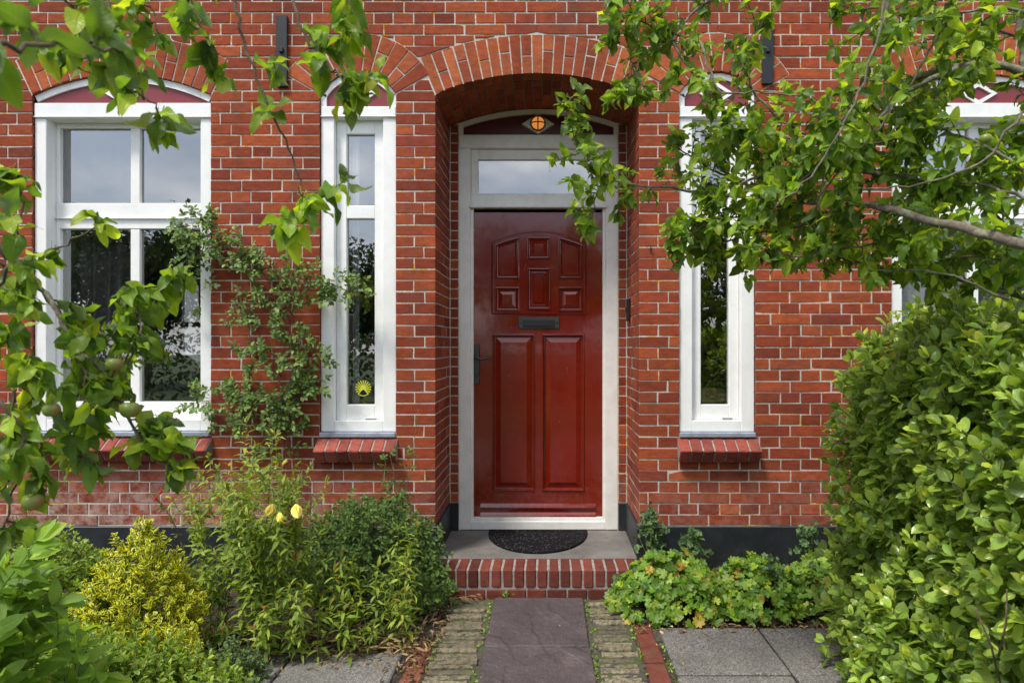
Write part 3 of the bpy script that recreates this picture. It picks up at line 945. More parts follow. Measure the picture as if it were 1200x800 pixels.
def window(A, wide, arch_n, label=None):
    """frame, lunette board, sashes and panes in the opening A"""
    win = empty('window', (A.cx, 0, A.zb), house)
    if label: win['label'] = label
    S = SC
    fr = MB(); fy = .018; fd = .13
    zr0 = Z0(137.5) if not wide else Z0(138); zr1 = Z0(124) if not wide else Z0(120)
    t = (14 if wide else 16) * S
    g = .002
    z_arc = A.zs
    # stiles
    fr.box(A.x0 + g, A.x0 + t, fy, fy + fd, A.zb, zr0, .003)
    fr.box(A.x1 - t, A.x1 - g, fy, fy + fd, A.zb, zr0, .003)
    fr.box(A.x0 + t, A.x1 - t, fy + .001, fy + fd, A.zb, A.zb + 13 * S, .003)
    fr.box(A.x0 + g, A.x1 - g, fy - .006, fy + fd, zr0, zr1 + .001, .004)
    fr.box(A.x0 + g, A.x1 - g, fy - .012, fy - .0065, zr0 + .006, zr0 + .010, .001)
    # arched head
    ins = (8 if wide else 7) * S
    a_ = math.asin(((A.x1 - A.x0) / 2 - g) / A.R)
    if not wide:
        fr.box(A.x0 + g, A.x0 + ins, fy, fy + .06, zr1, A.zs + .004, .001)
        fr.box(A.x1 - ins, A.x1 - g, fy, fy + .06, zr1, A.zs + .004, .001)
    ring_arc(fr, A.cx, A.cz, A.R - ins, A.R - g, -a_, a_, fy, fy + .06)
    pb = MB()
    lunette(pb, A.cx, A.cz, A.R - ins + .003, zr1 - .002, fy + .012, fy + .055, (A.x1 - A.x0) / 2 - (ins if not wide else .006))
    # white ornament on the maroon board
    zt = A.cz + A.R - ins
    if wide:
        diamond(fr, A.cx, Z0(108), .108, .066, .026, fy + .002, fy + .02)
    else:
        diamond(fr, A.cx, Z0(108), .100, .066, .024, fy + .002, fy + .02)
    fr.build('frame', M['white'], win)
    pb.build('fan_board', M['maroon'], win)
    # sashes set back in the frame
    sy = .095 if wide else .060
    zc = lambda py: Z0(py, sy)
    sm_ = MB(); panes = []
    ix0, ix1, iz0, iz1 = A.x0 + t, A.x1 - t, A.zb + 13 * S, zr0
    if wide:
        st = .024
        ztr0, ztr1 = zc(268), zc(238)
        zmid = zc(256)
        cx0, cx1 = A.cx - .0275 + .02, A.cx + .0275 + .02
        for za, zb_, rb, rt in ((iz0, zmid - .003, .098, zmid - .003 - ztr0), (zmid + .003, iz1, ztr1 - zmid - .003, .030)):
            sm_.box(ix0 + .001, ix0 + st, sy, sy + .05, za, zb_, .003)
            sm_.box(ix1 - st, ix1 - .001, sy, sy + .05, za, zb_, .003)
            sm_.box(ix0 + st, ix1 - st, sy + .001, sy + .05, za, za + rb, .003)
            sm_.box(ix0 + st, ix1 - st, sy + .001, sy + .05, zb_ - rt, zb_, .003)
            sm_.box(cx0, cx1, sy + .004, sy + .05, za + rb, zb_ - rt, .003)
            panes += [(ix0 + st, cx0, za + rb, zb_ - rt), (cx1, ix1 - st, za + rb, zb_ - rt)]
        sm_.box(ix0 + .001, ix1 - .001, sy - .012, sy + .045, zmid - .003, zmid + .003, 0)
        for q in (-.27, .30):
            sm_.box(A.cx + q - .02, A.cx + q + .02, sy - .002, sy + .004, zmid + .030, zmid + .034, .001)
    else:
        st = .075
        gx0, gx1 = (ix0 + ix1) / 2 - .083, (ix0 + ix1) / 2 + .083
        zs_ = [(zc(474), zc(256)), (zc(241), zc(157))]
        sm_.box(ix0 + .001, gx0, sy, sy + .05, iz0, iz1, .003)
        sm_.box(gx1, ix1 - .001, sy, sy + .05, iz0, iz1, .003)
        e = [iz0, zs_[0][0], zs_[0][1], zs_[1][0], zs_[1][1], iz1]
        for a, b in ((e[0], e[1]), (e[2], e[3]), (e[4], e[5])):
            sm_.box(gx0, gx1, sy + .001, sy + .05, a, b, .003)
        panes = [(gx0, gx1, *zs_[0]), (gx0, gx1, *zs_[1])]
    sm_.build('sash', M['white'], win)
    for a, b, c, d in panes:
        gl = MB(); gl.poly([(a, sy + .028, c), (b, sy + .028, c), (b, sy + .028, d), (a, sy + .028, d)])
        gl.build('pane', M['glass'], win)
        sp_ = MB()                                   # dark spacer round the pane
        w_ = .010 if wide else .006
        for (p, q, r_, s_) in ((a, a + w_, c, d), (b - w_, b, c, d), (a + w_, b - w_, c, c + w_), (a + w_, b - w_, d - w_, d)):
            sp_.box(p, q, sy + .030, sy + .045, r_, s_, 0)
        sp_.build('pane_spacer', M['black'], win)
    voussoirs(A, arch_n).build('window_arch', M['arch_brick'], win)
    sill(A, win)
    return win
w_l = window(A_lw, True, 18, 'wide two-light window partly behind apple leaves, left of the door')
w_ln = window(A_ln, False, 11, 'narrow window with a yellow half-sun sticker low on its pane')
w_rn = window(A_rn, False, 11, 'narrow window with a tan cushion behind its lower pane')
w_rw = window(A_rw, True, 18, 'wide window with white net curtains behind the hedge')
# small dark catches on the narrow windows' bottom rails
for wn, A, q in ((w_ln, A_ln, .06), (w_rn, A_rn, .07)):
    mb = MB(); zc_ = Z0(492)
    mb.box(A.cx + q - .03, A.cx + q + .03, .045, .062, zc_, zc_ + .008, .002)
    mb.tube([(A.cx + q + .03, .05, zc_ + .005), (A.cx + q + .055, .045, zc_ + .002)], .004, .003)
    mb.build('catch', M['chrome'], wn)
# sticker: half sun with rays
st = MB(); c_ = W(424, 455, .055); yy = c_.y
for i in range(13):
    a = R(-30 + 240 * i / 12)
    d_ = Vector((math.cos(a), 0, math.sin(a))); n_ = Vector((-d_.z, 0, d_.x))
    p0 = c_ + d_ * .014; p1 = c_ + d_ * .047
    st.poly([p0 - n_ * .0022, p1 - n_ * .0036, p1 + n_ * .0036, p0 + n_ * .0022])
st.poly([c_ + Vector((math.cos(R(a)) * .0165, 0, math.sin(R(a)) * .0165)) for a in range(-40, 221, 20)])
for a in (R(-48), R(228)):
    d_ = Vector((math.cos(a), 0, math.sin(a))); n_ = Vector((-d_.z, 0, d_.x))
    st.poly([c_ + d_ * .004 - n_ * .003, c_ + d_ * .046 - n_ * .003, c_ + d_ * .046 + n_ * .003, c_ + d_ * .004 + n_ * .003])
ring = [(c_ + Vector((math.cos(R(228 + 84 * i / 8)) * .047, 0, math.sin(R(228 + 84 * i / 8)) * .047))) for i in range(9)]
rin = [(c_ + Vector((math.cos(R(228 + 84 * i / 8)) * .043, 0, math.sin(R(228 + 84 * i / 8)) * .043))) for i in range(9)]
st.rings([ring, rin], False, closed=False)
for f_i, f_ in enumerate(st.f):
    for v_i in f_: st.v[v_i] = (st.v[v_i][0], .0862 - .00004 * min(f_i, 16), st.v[v_i][2])
st.build('sun_sticker', M['yellow_sticker'], w_ln, recalc=False)

# --- iron wall anchors
for pxx, pyb in ((331, 103), (898, 100)):
    mb = MB()
    a = X0(pxx - 6); b = X0(pxx + 7)
    mb.box(a, b, -.022, -.002, Z0(pyb), Z0(20), .003)
    mb.box((a + b) / 2 - .012, (a + b) / 2 + .012, -.036, -.022, Z0(64), Z0(58), .003)
    mb.build('wall_anchor', M['iron'], house)
mb = MB(); p = W(762, 292)
mb.tube([p + Vector((0, -.004, .02)), p + Vector((0, -.02, .012)), p + Vector((0, -.02, -.02))], .004, .003)
mb.tube([p + Vector((-.012, -.012, .0)), p + Vector((.012, -.012, .0))], .003, .003)
mb.build('wall_hook', M['iron'], house)

# --- door frame with its arched head
df = empty('door_frame', (A_rec.cx, DEP, 0), house)
fm = MB(); y0 = DEP; y1 = DEP + .09
FXd = lambda p_: X0(p_, DEP); FZd = lambda p_: Z0(p_, DEP)
SZ = .155
zh0, zh1 = FZd(174), FZd(158)                 # rail above the fanlight
zt0, zt1 = FZd(243), FZd(228)                 # rail between fanlight and door
jx0, jx1 = FXd(551.5), FXd(709.5)
fm.box(FX0, jx0, y0, y1, SZ + .004, zh0, .004)
fm.box(jx1, FX1, y0, y1, SZ + .004, zh0, .004)
fm.box(FX0, FX1, y0 - .006, y1, zh0, zh1, .005)
fm.box(jx0, jx1, y0 + .001, y1, zt0, zt1, .004)
fm.box(jx0 - .01, jx1 + .01, y0 - .012, y0 + .0005, zt0 - .004, zt0 + .012, .004)
h_ = (FX1 - FX0) / 2; fcx = (FX0 + FX1) / 2
a_ = math.asin(h_ / A_rec.R)
ring_arc(fm, fcx, A_rec.cz, A_rec.R - .034, A_rec.R - .004, -a_, a_, y0, y0 + .07)
zsp = A_rec.cz + A_rec.R * math.cos(a_)
fm.box(FX0, FX0 + .030, y0 + .001, y0 + .07, zh1, zsp - .012, .002)
fm.box(FX1 - .030, FX1, y0 + .001, y0 + .07, zh1, zsp - .012, .002)
# inner stop strips
fm.box(jx0, FXd(554.5), y0 + .018, y1, SZ + .004, zt0, .002)
fm.box(FXd(706.5), jx1, y0 + .018, y1, SZ + .004, zt0, .002)
# threshold
fm.box(jx0, jx1, y0 + .002, y1 + .05, SZ + .004, SZ + .060, .004)
fm.box(FXd(554.5), FXd(706.5), y0 + .020, y1 + .05, SZ + .060, SZ + .082, .003)
fm.build('frame', M['offwhite'], df)
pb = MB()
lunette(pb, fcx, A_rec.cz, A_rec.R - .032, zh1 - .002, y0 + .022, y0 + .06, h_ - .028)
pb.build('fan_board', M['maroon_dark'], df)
fs = MB(); gx0, gx1 = FXd(560), FXd(704); gz0, gz1 = FZd(227) + .004, FZd(186)
sy_ = y0 + .022
fs.box(jx0 + .001, gx0, sy_, sy_ + .04, zt1, zh0, .003); fs.box(gx1, jx1 - .001, sy_, sy_ + .04, zt1, zh0, .003)
fs.box(gx0, gx1, sy_ + .001, sy_ + .04, gz1, zh0, .003); fs.box(gx0, gx1, sy_ + .001, sy_ + .04, zt1 + .0, max(gz0, zt1 + .012), .003)
fs.build('fanlight_sash', M['offwhite'], df)
gl = MB(); gl.poly([(gx0, sy_ + .02, zt1), (gx1, sy_ + .02, zt1), (gx1, sy_ + .02, gz1), (gx0, sy_ + .02, gz1)]); gl.build('pane', M['glass'], df)
# diamond board with the lamp
cL = W(630.5, 145.5, y0)
db = MB()
o_ = [(-.108, 0), (0, -.068), (.108, 0), (0, .068)]
db.rings([[(cL.x + a, y0 + .03, cL.z + b) for a, b in o_], [(cL.x + a, y0 - .004, cL.z + b) for a, b in o_], [(cL.x + a * .93, y0 - .010, cL.z + b * .93) for a, b in o_]], True)
db.build('lamp_board', M['offwhite'], df)
lm = MB(); rl = []
for i in range(6):
    t = i / 5; r = .044 * math.cos(t * 1.45); yy = y0 - .014 - .030 * math.sin(t * 1.45)
    rl.append([(cL.x + r * math.cos(q * .3927), yy, cL.z + r * math.sin(q * .3927)) for q in range(16)])
lm.rings(rl, True, sm=True)
lm.build('lamp_lens', M['lampglass'], df)
lr = MB()
for r_, ra in ((.046, .006),):
    pts = [(cL.x + r_ * math.cos(q * .2618), y0 - .018, cL.z + r_ * math.sin(q * .2618)) for q in range(25)]
    lr.tube(pts, ra, ra, 6)
for a in (0, 1):
    pts = []
    for i in range(9):
        t = -1.45 + 2.9 * i / 8; r = .047 * math.sin(t); yy = y0 - .016 - .033 * math.cos(t)
        pts.append((cL.x + (r if a == 0 else 0), yy, cL.z + (r if a else 0)))
    lr.tube(pts, .0042, .0042, 5)
lr.build('lamp_guard', M['brass'], df)

# --- the door leaf
door = empty('door', (A_rec.cx, DEP + .04, SZ), house)
dy = DEP + .045
DX = lambda p_: X0(p_, dy); DZ = lambda p_: Z0(p_, dy)
dl = MB()
def arcy(p_): return 275.5 + .0042 * (p_ - 631) ** 2
pan = [(580, 609, None, 327), (617.5, 645, 277.5, 304), (654, 683, None, 327), (617.5, 645, 314, 363), (580, 609, 336, 365), (654, 683, 336, 365), (577, 627, 391, 575), (635, 685, 391, 575)]
DL, DR, DT, DB = 555, 706, 249, 609
bs = sorted(set([DL, DR] + [p_[0] for p_ in pan] + [p_[1] for p_ in pan]))
for a, b in zip(bs, bs[1:]):
    mid = (a + b) / 2
    cov = sorted([p_ for p_ in pan if p_[0] < mid < p_[1]], key=lambda p_: p_[3])
    if cov and cov[0][2] is None: ns_ = 6
    else: ns_ = 1
    for i in range(ns_):
        xa = a + (b - a) * i / ns_; xb = a + (b - a) * (i + 1) / ns_
        ya = yb = DT
        for p_ in cov:
            ta, tb = (arcy(xa), arcy(xb)) if p_[2] is None else (p_[2], p_[2])
            dl.poly([(DX(xa), dy, DZ(ta)), (DX(xb), dy, DZ(tb)), (DX(xb), dy, DZ(yb)), (DX(xa), dy, DZ(ya))]); ya = yb = p_[3]
        dl.poly([(DX(xa), dy, DZ(DB)), (DX(xb), dy, DZ(DB)), (DX(xb), dy, DZ(yb)), (DX(xa), dy, DZ(ya))])
for q, p_ in enumerate(pan):
    x0_, x1_, t_, b_ = p_
    if t_ is None:
        poly = [(DX(x0_), DZ(b_)), (DX(x1_), DZ(b_))] + [(DX(x1_ + (x0_ - x1_) * i / 6), DZ(arcy(x1_ + (x0_ - x1_) * i / 6))) for i in range(7)]
    else: poly = [(DX(x0_), DZ(b_)), (DX(x1_), DZ(b_)), (DX(x1_), DZ(t_)), (DX(x0_), DZ(t_))]
    steps = [(0, 0), (.0035, -.0085), (.008, -.009), (.012, -.003), (.015, .014), (.020, .0145)]
    if q >= 6: steps += [(.056, .001), (.058, .0005)]
    elif q == 3: steps += [(.026, .004), (.032, .003), (.036, .010), (.046, .010), (.050, .003)]
    elif t_ is None: steps += [(.030, .007)]
    else: steps += [(.050, .000), (.052, -.0005)]
    dl.rings([[(u, dy + w, v) for u, v in inset(poly, d_)] for d_, w in steps], True)
gp = [(DX(576.5), dy - .002, DZ(367.5)), (DX(576.5), dy - .002, DZ(arcy(576.5) - 4))] + [(DX(q), dy - .002, DZ(arcy(q) - 4)) for q in range(582, 684, 6)] + [(DX(686.5), dy - .002, DZ(arcy(686.5) - 4)), (DX(686.5), dy - .002, DZ(367.5)), (DX(576.5), dy - .002, DZ(367.5))]
dl.tube(gp, .0045, .0045, 6)
for ya, yb, pr in ((589.5, 595, .012), (600, 607, .022)):
    xa, xb = DX(563), DX(698)
    z0_, z1_ = DZ(yb), DZ(ya)
    prof = [(dy - .0005, z1_), (dy - pr * .55, z1_ - (z1_ - z0_) * .35), (dy - pr, z0_ + .008), (dy - pr, z0_), (dy - .0005, z0_)]
    dl.rings([[(xa, p_, q) for p_, q in prof], [(xb, p_, q) for p_, q in prof]], True, capstart=True)
dl.box(DX(DL), DX(DR), dy + .022, dy + .04, DZ(DB), DZ(DT))
dl.build('door_leaf', M['door'], door, recalc=False)
lp = MB()
lp.box(DX(607.5), DX(655.5), dy - .010, dy - .0006, DZ(385), DZ(371.5), .004)
lp.build('letter_plate', M['plate'], door)
lp = MB(); lp.box(DX(613), DX(650), dy - .018, dy - .0105, DZ(382.5), DZ(375), .003)
for q in (610, 653): lp.tube([(DX(q), dy - .010, DZ(378)), (DX(q), dy - .016, DZ(378))], .006, .004, 8)
lp.build('letter_flap', M['black'], door)
hp = MB()
hp.box(DX(555.6), DX(562.5), dy - .010, dy - .0006, DZ(446), DZ(407), .004)
for q in (405.8, 447.2): hp.tube([(DX(559), dy - .006, DZ(q)), (DX(559), dy - .0105, DZ(q))], .018, .016, 10)
hp.build('handle_plate', M['pewter'], door)
hl = MB()
hl.tube([(DX(559), dy - .008, DZ(418)), (DX(559), dy - .05, DZ(418))], .010, .009, 10)
hl.tube(curve([(DX(558), dy - .05, DZ(418)), (DX(565), dy - .056, DZ(420.5)), (DX(571), dy - .052, DZ(419)), (DX(575), dy - .05, DZ(421))], 5), .009, .007, 8)
hl.build('handle', M['pewter'], door)
hl = MB(); hl.tube([(DX(559), dy - .0105, DZ(437)), (DX(559), dy - .026, DZ(437))], .013, .012, 12); hl.build('keyhole', M['pewter'], door)

# --- door bell on the right-hand side of the recess
mb = MB(); xb_ = A_rec.x1
mb.box(xb_ - .026, xb_ - .001, .40, .47, Z0(376, .43), Z0(350, .43), .006)
mb.box(xb_ - .031, xb_ - .0265, .42, .45, Z0(366, .43), Z0(360, .43), .002)
mb.build('door_bell', M['black'], house)

# --- doorstep
stp = empty('doorstep', (A_rec.cx, 0, 0), house)
mb = MB(); mb.box(A_rec.x0 + .010, A_rec.x1 - .010, .006, DEP + .04, 0, SZ, .004); mb.build('slab', M['stone'], stp)
mb = MB(); m2 = MB(); x = A_rec.x0 + .02; i = 0; STY = -.205
xe = A_rec.x1 - .02
n_ = 18; w = (xe - x) / n_
for i in range(n_):
    mb.box(x + i * w + .004, x + (i + 1) * w - .004, STY + random.uniform(-.002, .002), -.004, SZ - .100, SZ - .001 + random.uniform(-.002, .001), .007, rc(), None, .0015)
m2.box(x + .003, xe - .003, STY + .006, -.006, -.03, SZ - .006)
xs_ = x - .045; i = 0
while xs_ < xe + .03:
    mb.box(xs_ + .004, min(xs_ + .108, xe + .04), STY - .002, STY + .09, -.03, SZ - .110, .004, rc(), None, .0015); xs_ += .112
mb.build('brick_edge', M['step_brick'], stp)
m2.build('edge_mortar', M['grey_mortar'], stp)

# --- the rooms behind the windows, roof
rm = MB(); RB = 4.6; RT = 3.1; RF = .10
def quad(a, b, c, d): rm.poly([a, b, c, d])
quad((WX0, .2, RF), (WX1, .2, RF), (WX1, RB, RF), (WX0, RB, RF))
quad((WX0, .2, RT), (WX1, .2, RT), (WX1, RB, RT), (WX0, RB, RT))
for x in (WX0, WX1): quad((x, .0045, 0), (x, RB, 0), (x, RB, WZ1), (x, .0045, WZ1))
for x in (-.70, .62): rm.box(x - .05, x + .05, DEP + .14, RB, RF, RT)
# back wall with a garden window in the left room
bx0, bx1, bz0, bz1 = -4.6, -3.5, .75, 2.2
quad((WX0, RB, 0), (bx0, RB, 0), (bx0, RB, WZ1), (WX0, RB, WZ1)); quad((bx1, RB, 0), (WX1, RB, 0), (WX1, RB, WZ1), (bx1, RB, WZ1))
quad((bx0, RB, 0), (bx1, RB, 0), (bx1, RB, bz0), (bx0, RB, bz0)); quad((bx0, RB, bz1), (bx1, RB, bz1), (bx1, RB, WZ1), (bx0, RB, WZ1))
rm.build('rooms', M['interior'], house)
bf = MB()
for a, b, c, d in ((bx0, bx0 + .06, bz0, bz1), (bx1 - .06, bx1, bz0, bz1), (bx0 + .06, bx1 - .06, bz0, bz0 + .06), (bx0 + .06, bx1 - .06, bz1 - .06, bz1), (bx0 + .06, bx1 - .06, 1.62, 1.68)):
    bf.box(a, b, RB - .05, RB + .02, c, d, .004)
for q in (.25, .5, .75): bf.box(bx0 + 1.1 * q - .015, bx0 + 1.1 * q + .015, RB - .04, RB + .01, 1.68, bz1 - .06, .003)
rw_ = bf.build('rear_window', M['white'], house)
for q in range(2):
    gl = MB(); gl.poly([(bx0, RB + .03 + q * .03, bz0), (bx1, RB + .03 + q * .03, bz0), (bx1, RB + .03 + q * .03, bz1), (bx0, RB + .03 + q * .03, bz1)]); gl.build('pane', M['drape_net'] if q else M['glass'], rw_)  # outer sheet is net cloth, added to dim the daylight through this window
rf = MB()
rf.poly([(WX0 - .1, -.25, WZ1), (WX1 + .1, -.25, WZ1), (WX1 + .1, 2.3, WZ1 + 2.2), (WX0 - .1, 2.3, WZ1 + 2.2)])
rf.poly([(WX0 - .1, RB + .25, WZ1), (WX1 + .1, RB + .25, WZ1), (WX1 + .1, 2.3, WZ1 + 2.2), (WX0 - .1, 2.3, WZ1 + 2.2)])
rf.box(WX0 - .1, WX1 + .1, -.28, -.12, WZ1 - .12, WZ1 - .004, .01)
rf.build('roof', M['roof'], house)

# curtains
def drapery(x0, x1, y, z0, z1, fold, amp, n=160):
    mb = MB(); a = []; b = []; ph = 0
    for i in range(n + 1):
        t = i / n; x = x0 + (x1 - x0) * t
        ph += (x1 - x0) / n / fold * 6.28 * random.uniform(.6, 1.4)
        dy_ = amp * math.sin(ph) + amp * .4 * math.sin(ph * .37 + 1)
        a.append((x, y + dy_ * 1.15, z0)); b.append((x, y + dy_ * .8, z1))
    m_ = [tuple((Vector(p) + Vector(q)) / 2) for p, q in zip(a, b)]
    mb.rings([a, m_, b], False, closed=False, sm=True); return mb
c1 = drapery(X0(40, .25), X0(150, .25), .27, .75, 2.75, .075, .022).build('curtain', M['drape'], None, False)
tag(c1, 'dark grey curtain in folds inside the wide window left of the door', 'curtain')
c2 = drapery(A_rw.x0 - .05, A_rw.x1 + .05, .178, .80, 2.95, .09, .012, 260).build('net_curtain', M['net'], None, False)
tag(c2, 'white net curtain filling the wide window behind the hedge', 'curtain', 'white net curtains')
c3 = drapery(X0(418, .25), X0(426, .25), .16, .75, 2.8, .03, .008, 30).build('net_curtain', M['net'], None, False)
tag(c3, 'thin gathered white net curtain inside the narrow window with the sun sticker', 'curtain', 'white net curtains')
# cushion in the right narrow window, and a chair back in the left room
def blob(c, r, seg=20, rings_=12, lob=0, flat=1.0):
    mb = MB(); rl = []
    for i in range(1, rings_):
        ph = math.pi * i / rings_; rr = []
        for k_ in range(seg):
            th = 2 * math.pi * k_ / seg; q = 1 + lob * abs(math.sin(th * 2.5)) - lob
            rr.append((c[0] + r[0] * math.sin(ph) * math.cos(th) * q, c[1] + r[1] * math.sin(ph) * math.sin(th) * q, c[2] + r[2] * math.cos(ph)))
        rl.append(rr)
    mb.rings(rl, True, sm=True, capstart=True); return mb
p = W(834, 462, .30)
cu = blob((X0(834, .15), .15, Z0(469, .15)), (.14, .045, .080), lob=.10).build('cushion', M['cushion'])
tag(cu, 'tan cushion seen low behind the narrow window right of the door', 'cushion')
mb = MB()
p = W(205, 455, 1.1); pts = [p + Vector((.20 * math.cos(R(a)), 0, .26 * math.sin(R(a)))) for a in range(-10, 191, 20)]
mb.tube(pts, .018, .018, 8)
for a in (-.20, .20): mb.tube([p + Vector((a, 0, -.04)), Vector((p.x + a, p.y, RF))], .018, .018, 8)
ch = empty('chair', (p.x, p.y, RF)); tag(ch, 'wooden round-backed chair in the room behind the wide left window', 'chair')
mb.build('back_frame', M['int_floor'], ch)
mb = MB(); mb.box(p.x - .21, p.x + .21, p.y - .02, p.y + .40, .60, .64, .01); mb.build('seat', M['int_floor'], ch)
for a in (-.19, .19):
    mb = MB(); mb.tube([(p.x + a, p.y + .36, RF), (p.x + a, p.y + .36, .60)], .018, .018, 8); mb.build('leg', M['int_floor'], ch)
mb = MB(); mb.rings([[tuple(q + Vector((0, .005, 0))) for q in pts], [tuple(q + Vector((0, .012, 0))) for q in pts]], True, capstart=True); mb.build('back_panel', M['drape'], ch)

# ------------------------------------------------------------------ ground
mb = MB(); mb.box(-60, 60, -120, 60, -.6, -.045)
tag(mb.build('ground', M['lawn']), kind='structure')
def bumpy(x0, x1, y0, y1, z, amp, nx, ny, name, mat):
    mb = MB(); idx = []
    for i in range(nx + 1):
        for j in range(ny + 1):
            mb.v.append((x0 + (x1 - x0) * i / nx, y0 + (y1 - y0) * j / ny, z + random.uniform(-amp, amp)))
    for i in range(nx):
        for j in range(ny):
            a = i * (ny + 1) + j; mb.face((a, a + ny + 1, a + ny + 2, a + 1), sm=True)
    return mb.build(name, mat)
tag(bumpy(-4.5, -.50, -4.5, -.005, -.010, .012, 180, 180, 'soil', M['soil']), kind='structure')
tag(bumpy(.42, 4.5, -4.5, -.005, -.012, .010, 160, 160, 'soil', M['soil']), kind='structure')
tag(bumpy(-.60, .56, -5.5, -.18, -.010, .004, 60, 200, 'joint_sand', M['joint']), kind='structure')
# flagstones of the path
mb = MB(); y = -.215; i = 0
for ln in (.60, .62, .58, .62, .6, .6, .6, .6):
    x0_, x1_ = -.285 + random.uniform(-.006, .006), .205 + random.uniform(-.006, .006)
    mb.box(x0_, x1_, y - ln + .008, y - .008, -.04, .004 + random.uniform(-.002, .002), .006, rc(), None, .004); y -= ln
tag(mb.build('path', M['flag']), kind='structure')
mb = MB()
for xa, xb in ((-.505, -.310), (.232, .405)):
    y = -.24
    while y > -4.5:
        w = random.uniform(.036, .052)
        M_ = Matrix.Rotation(random.uniform(-.03, .03), 4, 'Z'); cx_ = (xa + xb) / 2; M_ = Matrix.Translation((cx_, y - w / 2, 0)) @ M_
        zt = random.uniform(-.009, .010); h2 = (xb - xa) / 2
        e1, e2 = random.uniform(-.020, .010), random.uniform(-.020, .010)
        # rough klinker: a subdivided, jittered block
        nx = 9; rl = []
        for i in range(nx + 1):
            x = -h2 - e1 + (2 * h2 + e1 + e2) * i / nx
            yb = w / 2 - .0065; j = lambda s_=.0038: random.uniform(-s_, s_)
            rl.append([(x, -yb + j(), -.04), (x, -yb + j(), zt - .006 + j(.002)), (x, -yb * .55, zt + j(.0025)), (x, yb * .55, zt + j(.0025)), (x, yb + j(), zt - .006 + j(.002)), (x, yb + j(), -.04)])
        rl = [[M_ @ Vector(p_) for p_ in r_] for r_ in rl]
        mb.rings(rl, True, rc(), closed=False); y -= w
tag(mb.build('path_edging', M['klinker']), kind='structure')
mb = MB()
for xa, xb, ys in ((.432, .520, -.56), (-.612, -.524, -.80)):
    y = ys
    while y > -4.5:
        mb.box(xa + random.uniform(-.003, .003), xb, y - .205, y - .004, -.04, .002 + random.uniform(-.004, .004), .006, rc(), None, .003); y -= .209
tag(mb.build('brick_border', M['pave_red']), kind='structure')
mb = MB()
for i in range(5):
    for j in range(8):
        x0_ = .545 + i * .495; y_ = -.60 - j * .485
        mb.box(x0_ + .006, x0_ + .489, y_ - .479, y_ - .004, -.05, .004 + random.uniform(-.004, .004), .006, rc(), None, .003)
        x0_ = -.640 - i * .495; y_ = -.885 - j * .485
        mb.box(x0_ - .489, x0_ - .006, y_ - .479, y_ - .004, -.05, .004 + random.uniform(-.004, .004), .006, rc(), None, .003)
tag(mb.build('pavement', M['slab']), kind='structure')

# doormat
mt = MB(); cxm = X0(630.5, .56); pts = []
for i in range(33):
    a = math.pi * i / 32
    pts.append((cxm - .325 * math.cos(a), .572 - .50 * math.sin(a) ** .9))
pts = clean(pts, .001)
def at_z(q, d_): return [(u, v) for u, v in inset(q, d_)]
mt.rings([[(u, v, SZ + .001) for u, v in pts], [(u, v, SZ + .010) for u, v in pts], [(u, v, SZ + .014) for u, v in inset(pts, .004)], [(u, v, SZ + .014) for u, v in inset(pts, .028)], [(u, v, SZ + .0105) for u, v in inset(pts, .032)]], True)
mt.build('doormat', M['rubber'])
tag(bpy.data.objects['doormat'], 'black half-round rubber doormat on the stone step before the red door', 'doormat')

# ------------------------------------------------------------------ hedge on the right
def shell(sdf, lo, hi, n, th):
    lo = np.array(lo); hi = np.array(hi); out = []; nr = []; tot = 0
    while tot < n:
        p = lo + (hi - lo) * rng.random((20000, 3))
        s_ = sdf(p); k_ = (s_ < 0) & (s_ > -th); p = p[k_]
        e = .01; g = np.stack([sdf(p + np.eye(3)[a] * e) - sdf(p - np.eye(3)[a] * e) for a in range(3)], -1)
        out.append(p); nr.append(norm(g)); tot += len(p)
    return np.concatenate(out)[:n], np.concatenate(nr)[:n]
def hn(p, f, s_=0.0):
    return np.sin(p[:, 0] * f + 1.3 + s_) * np.sin(p[:, 1] * f * 1.13 + 2.1 + s_) * np.sin(p[:, 2] * f * .9 + .7 + s_)
def sd_hedge(p):
    cx_, cy_, hx, hy = 1.93, -2.02, .66, 1.25
    zc_, hz = .66, .82
    fl = .10 * np.clip(.55 - p[:, 2], 0, .55) / .55
    q = np.stack([np.abs(p[:, 0] - cx_) - hx + .32 - fl, np.abs(p[:, 1] - cy_) - hy + .32, np.abs(p[:, 2] - zc_) - hz + .32], -1)
    d_ = np.linalg.norm(np.maximum(q, 0), axis=1) + np.minimum(q.max(1), 0) - .32
    return d_ + .045 * hn(p, 5.5) + .03 * hn(p, 12, 2)
hedge = empty('hedge', (1.95, -2.05, 0))
tag(hedge, 'big clipped green hedge with oval leaves beside the paving, at the right of the photo', 'hedge')
lv = Leaves(); sm = MB()
P_, Nr = shell(sd_hedge, (1.0, -3.4, 0.0), (2.7, -.6, 1.6), 8600, .24)
for p, nrm in zip(P_, Nr):
    p = Vector(p); nv = Vector(nrm)
    if (nv.x > .3 and p.x > 2.1) or (p.y < -2.9 and nv.x > -.5): continue
    d = (nv * .75 + Vector((0, 0, .55)) + rv(.3)).normalized()
    ln = random.uniform(.09, .17)
    pts = bent(p - d * ln * .5, d, ln, 3, .2, .12)
    shoot(sm, lv, pts, .0022, .0012, 7, .070, 'opp', .05, .95, .1, .25, True, 3, (0, .85), .35)
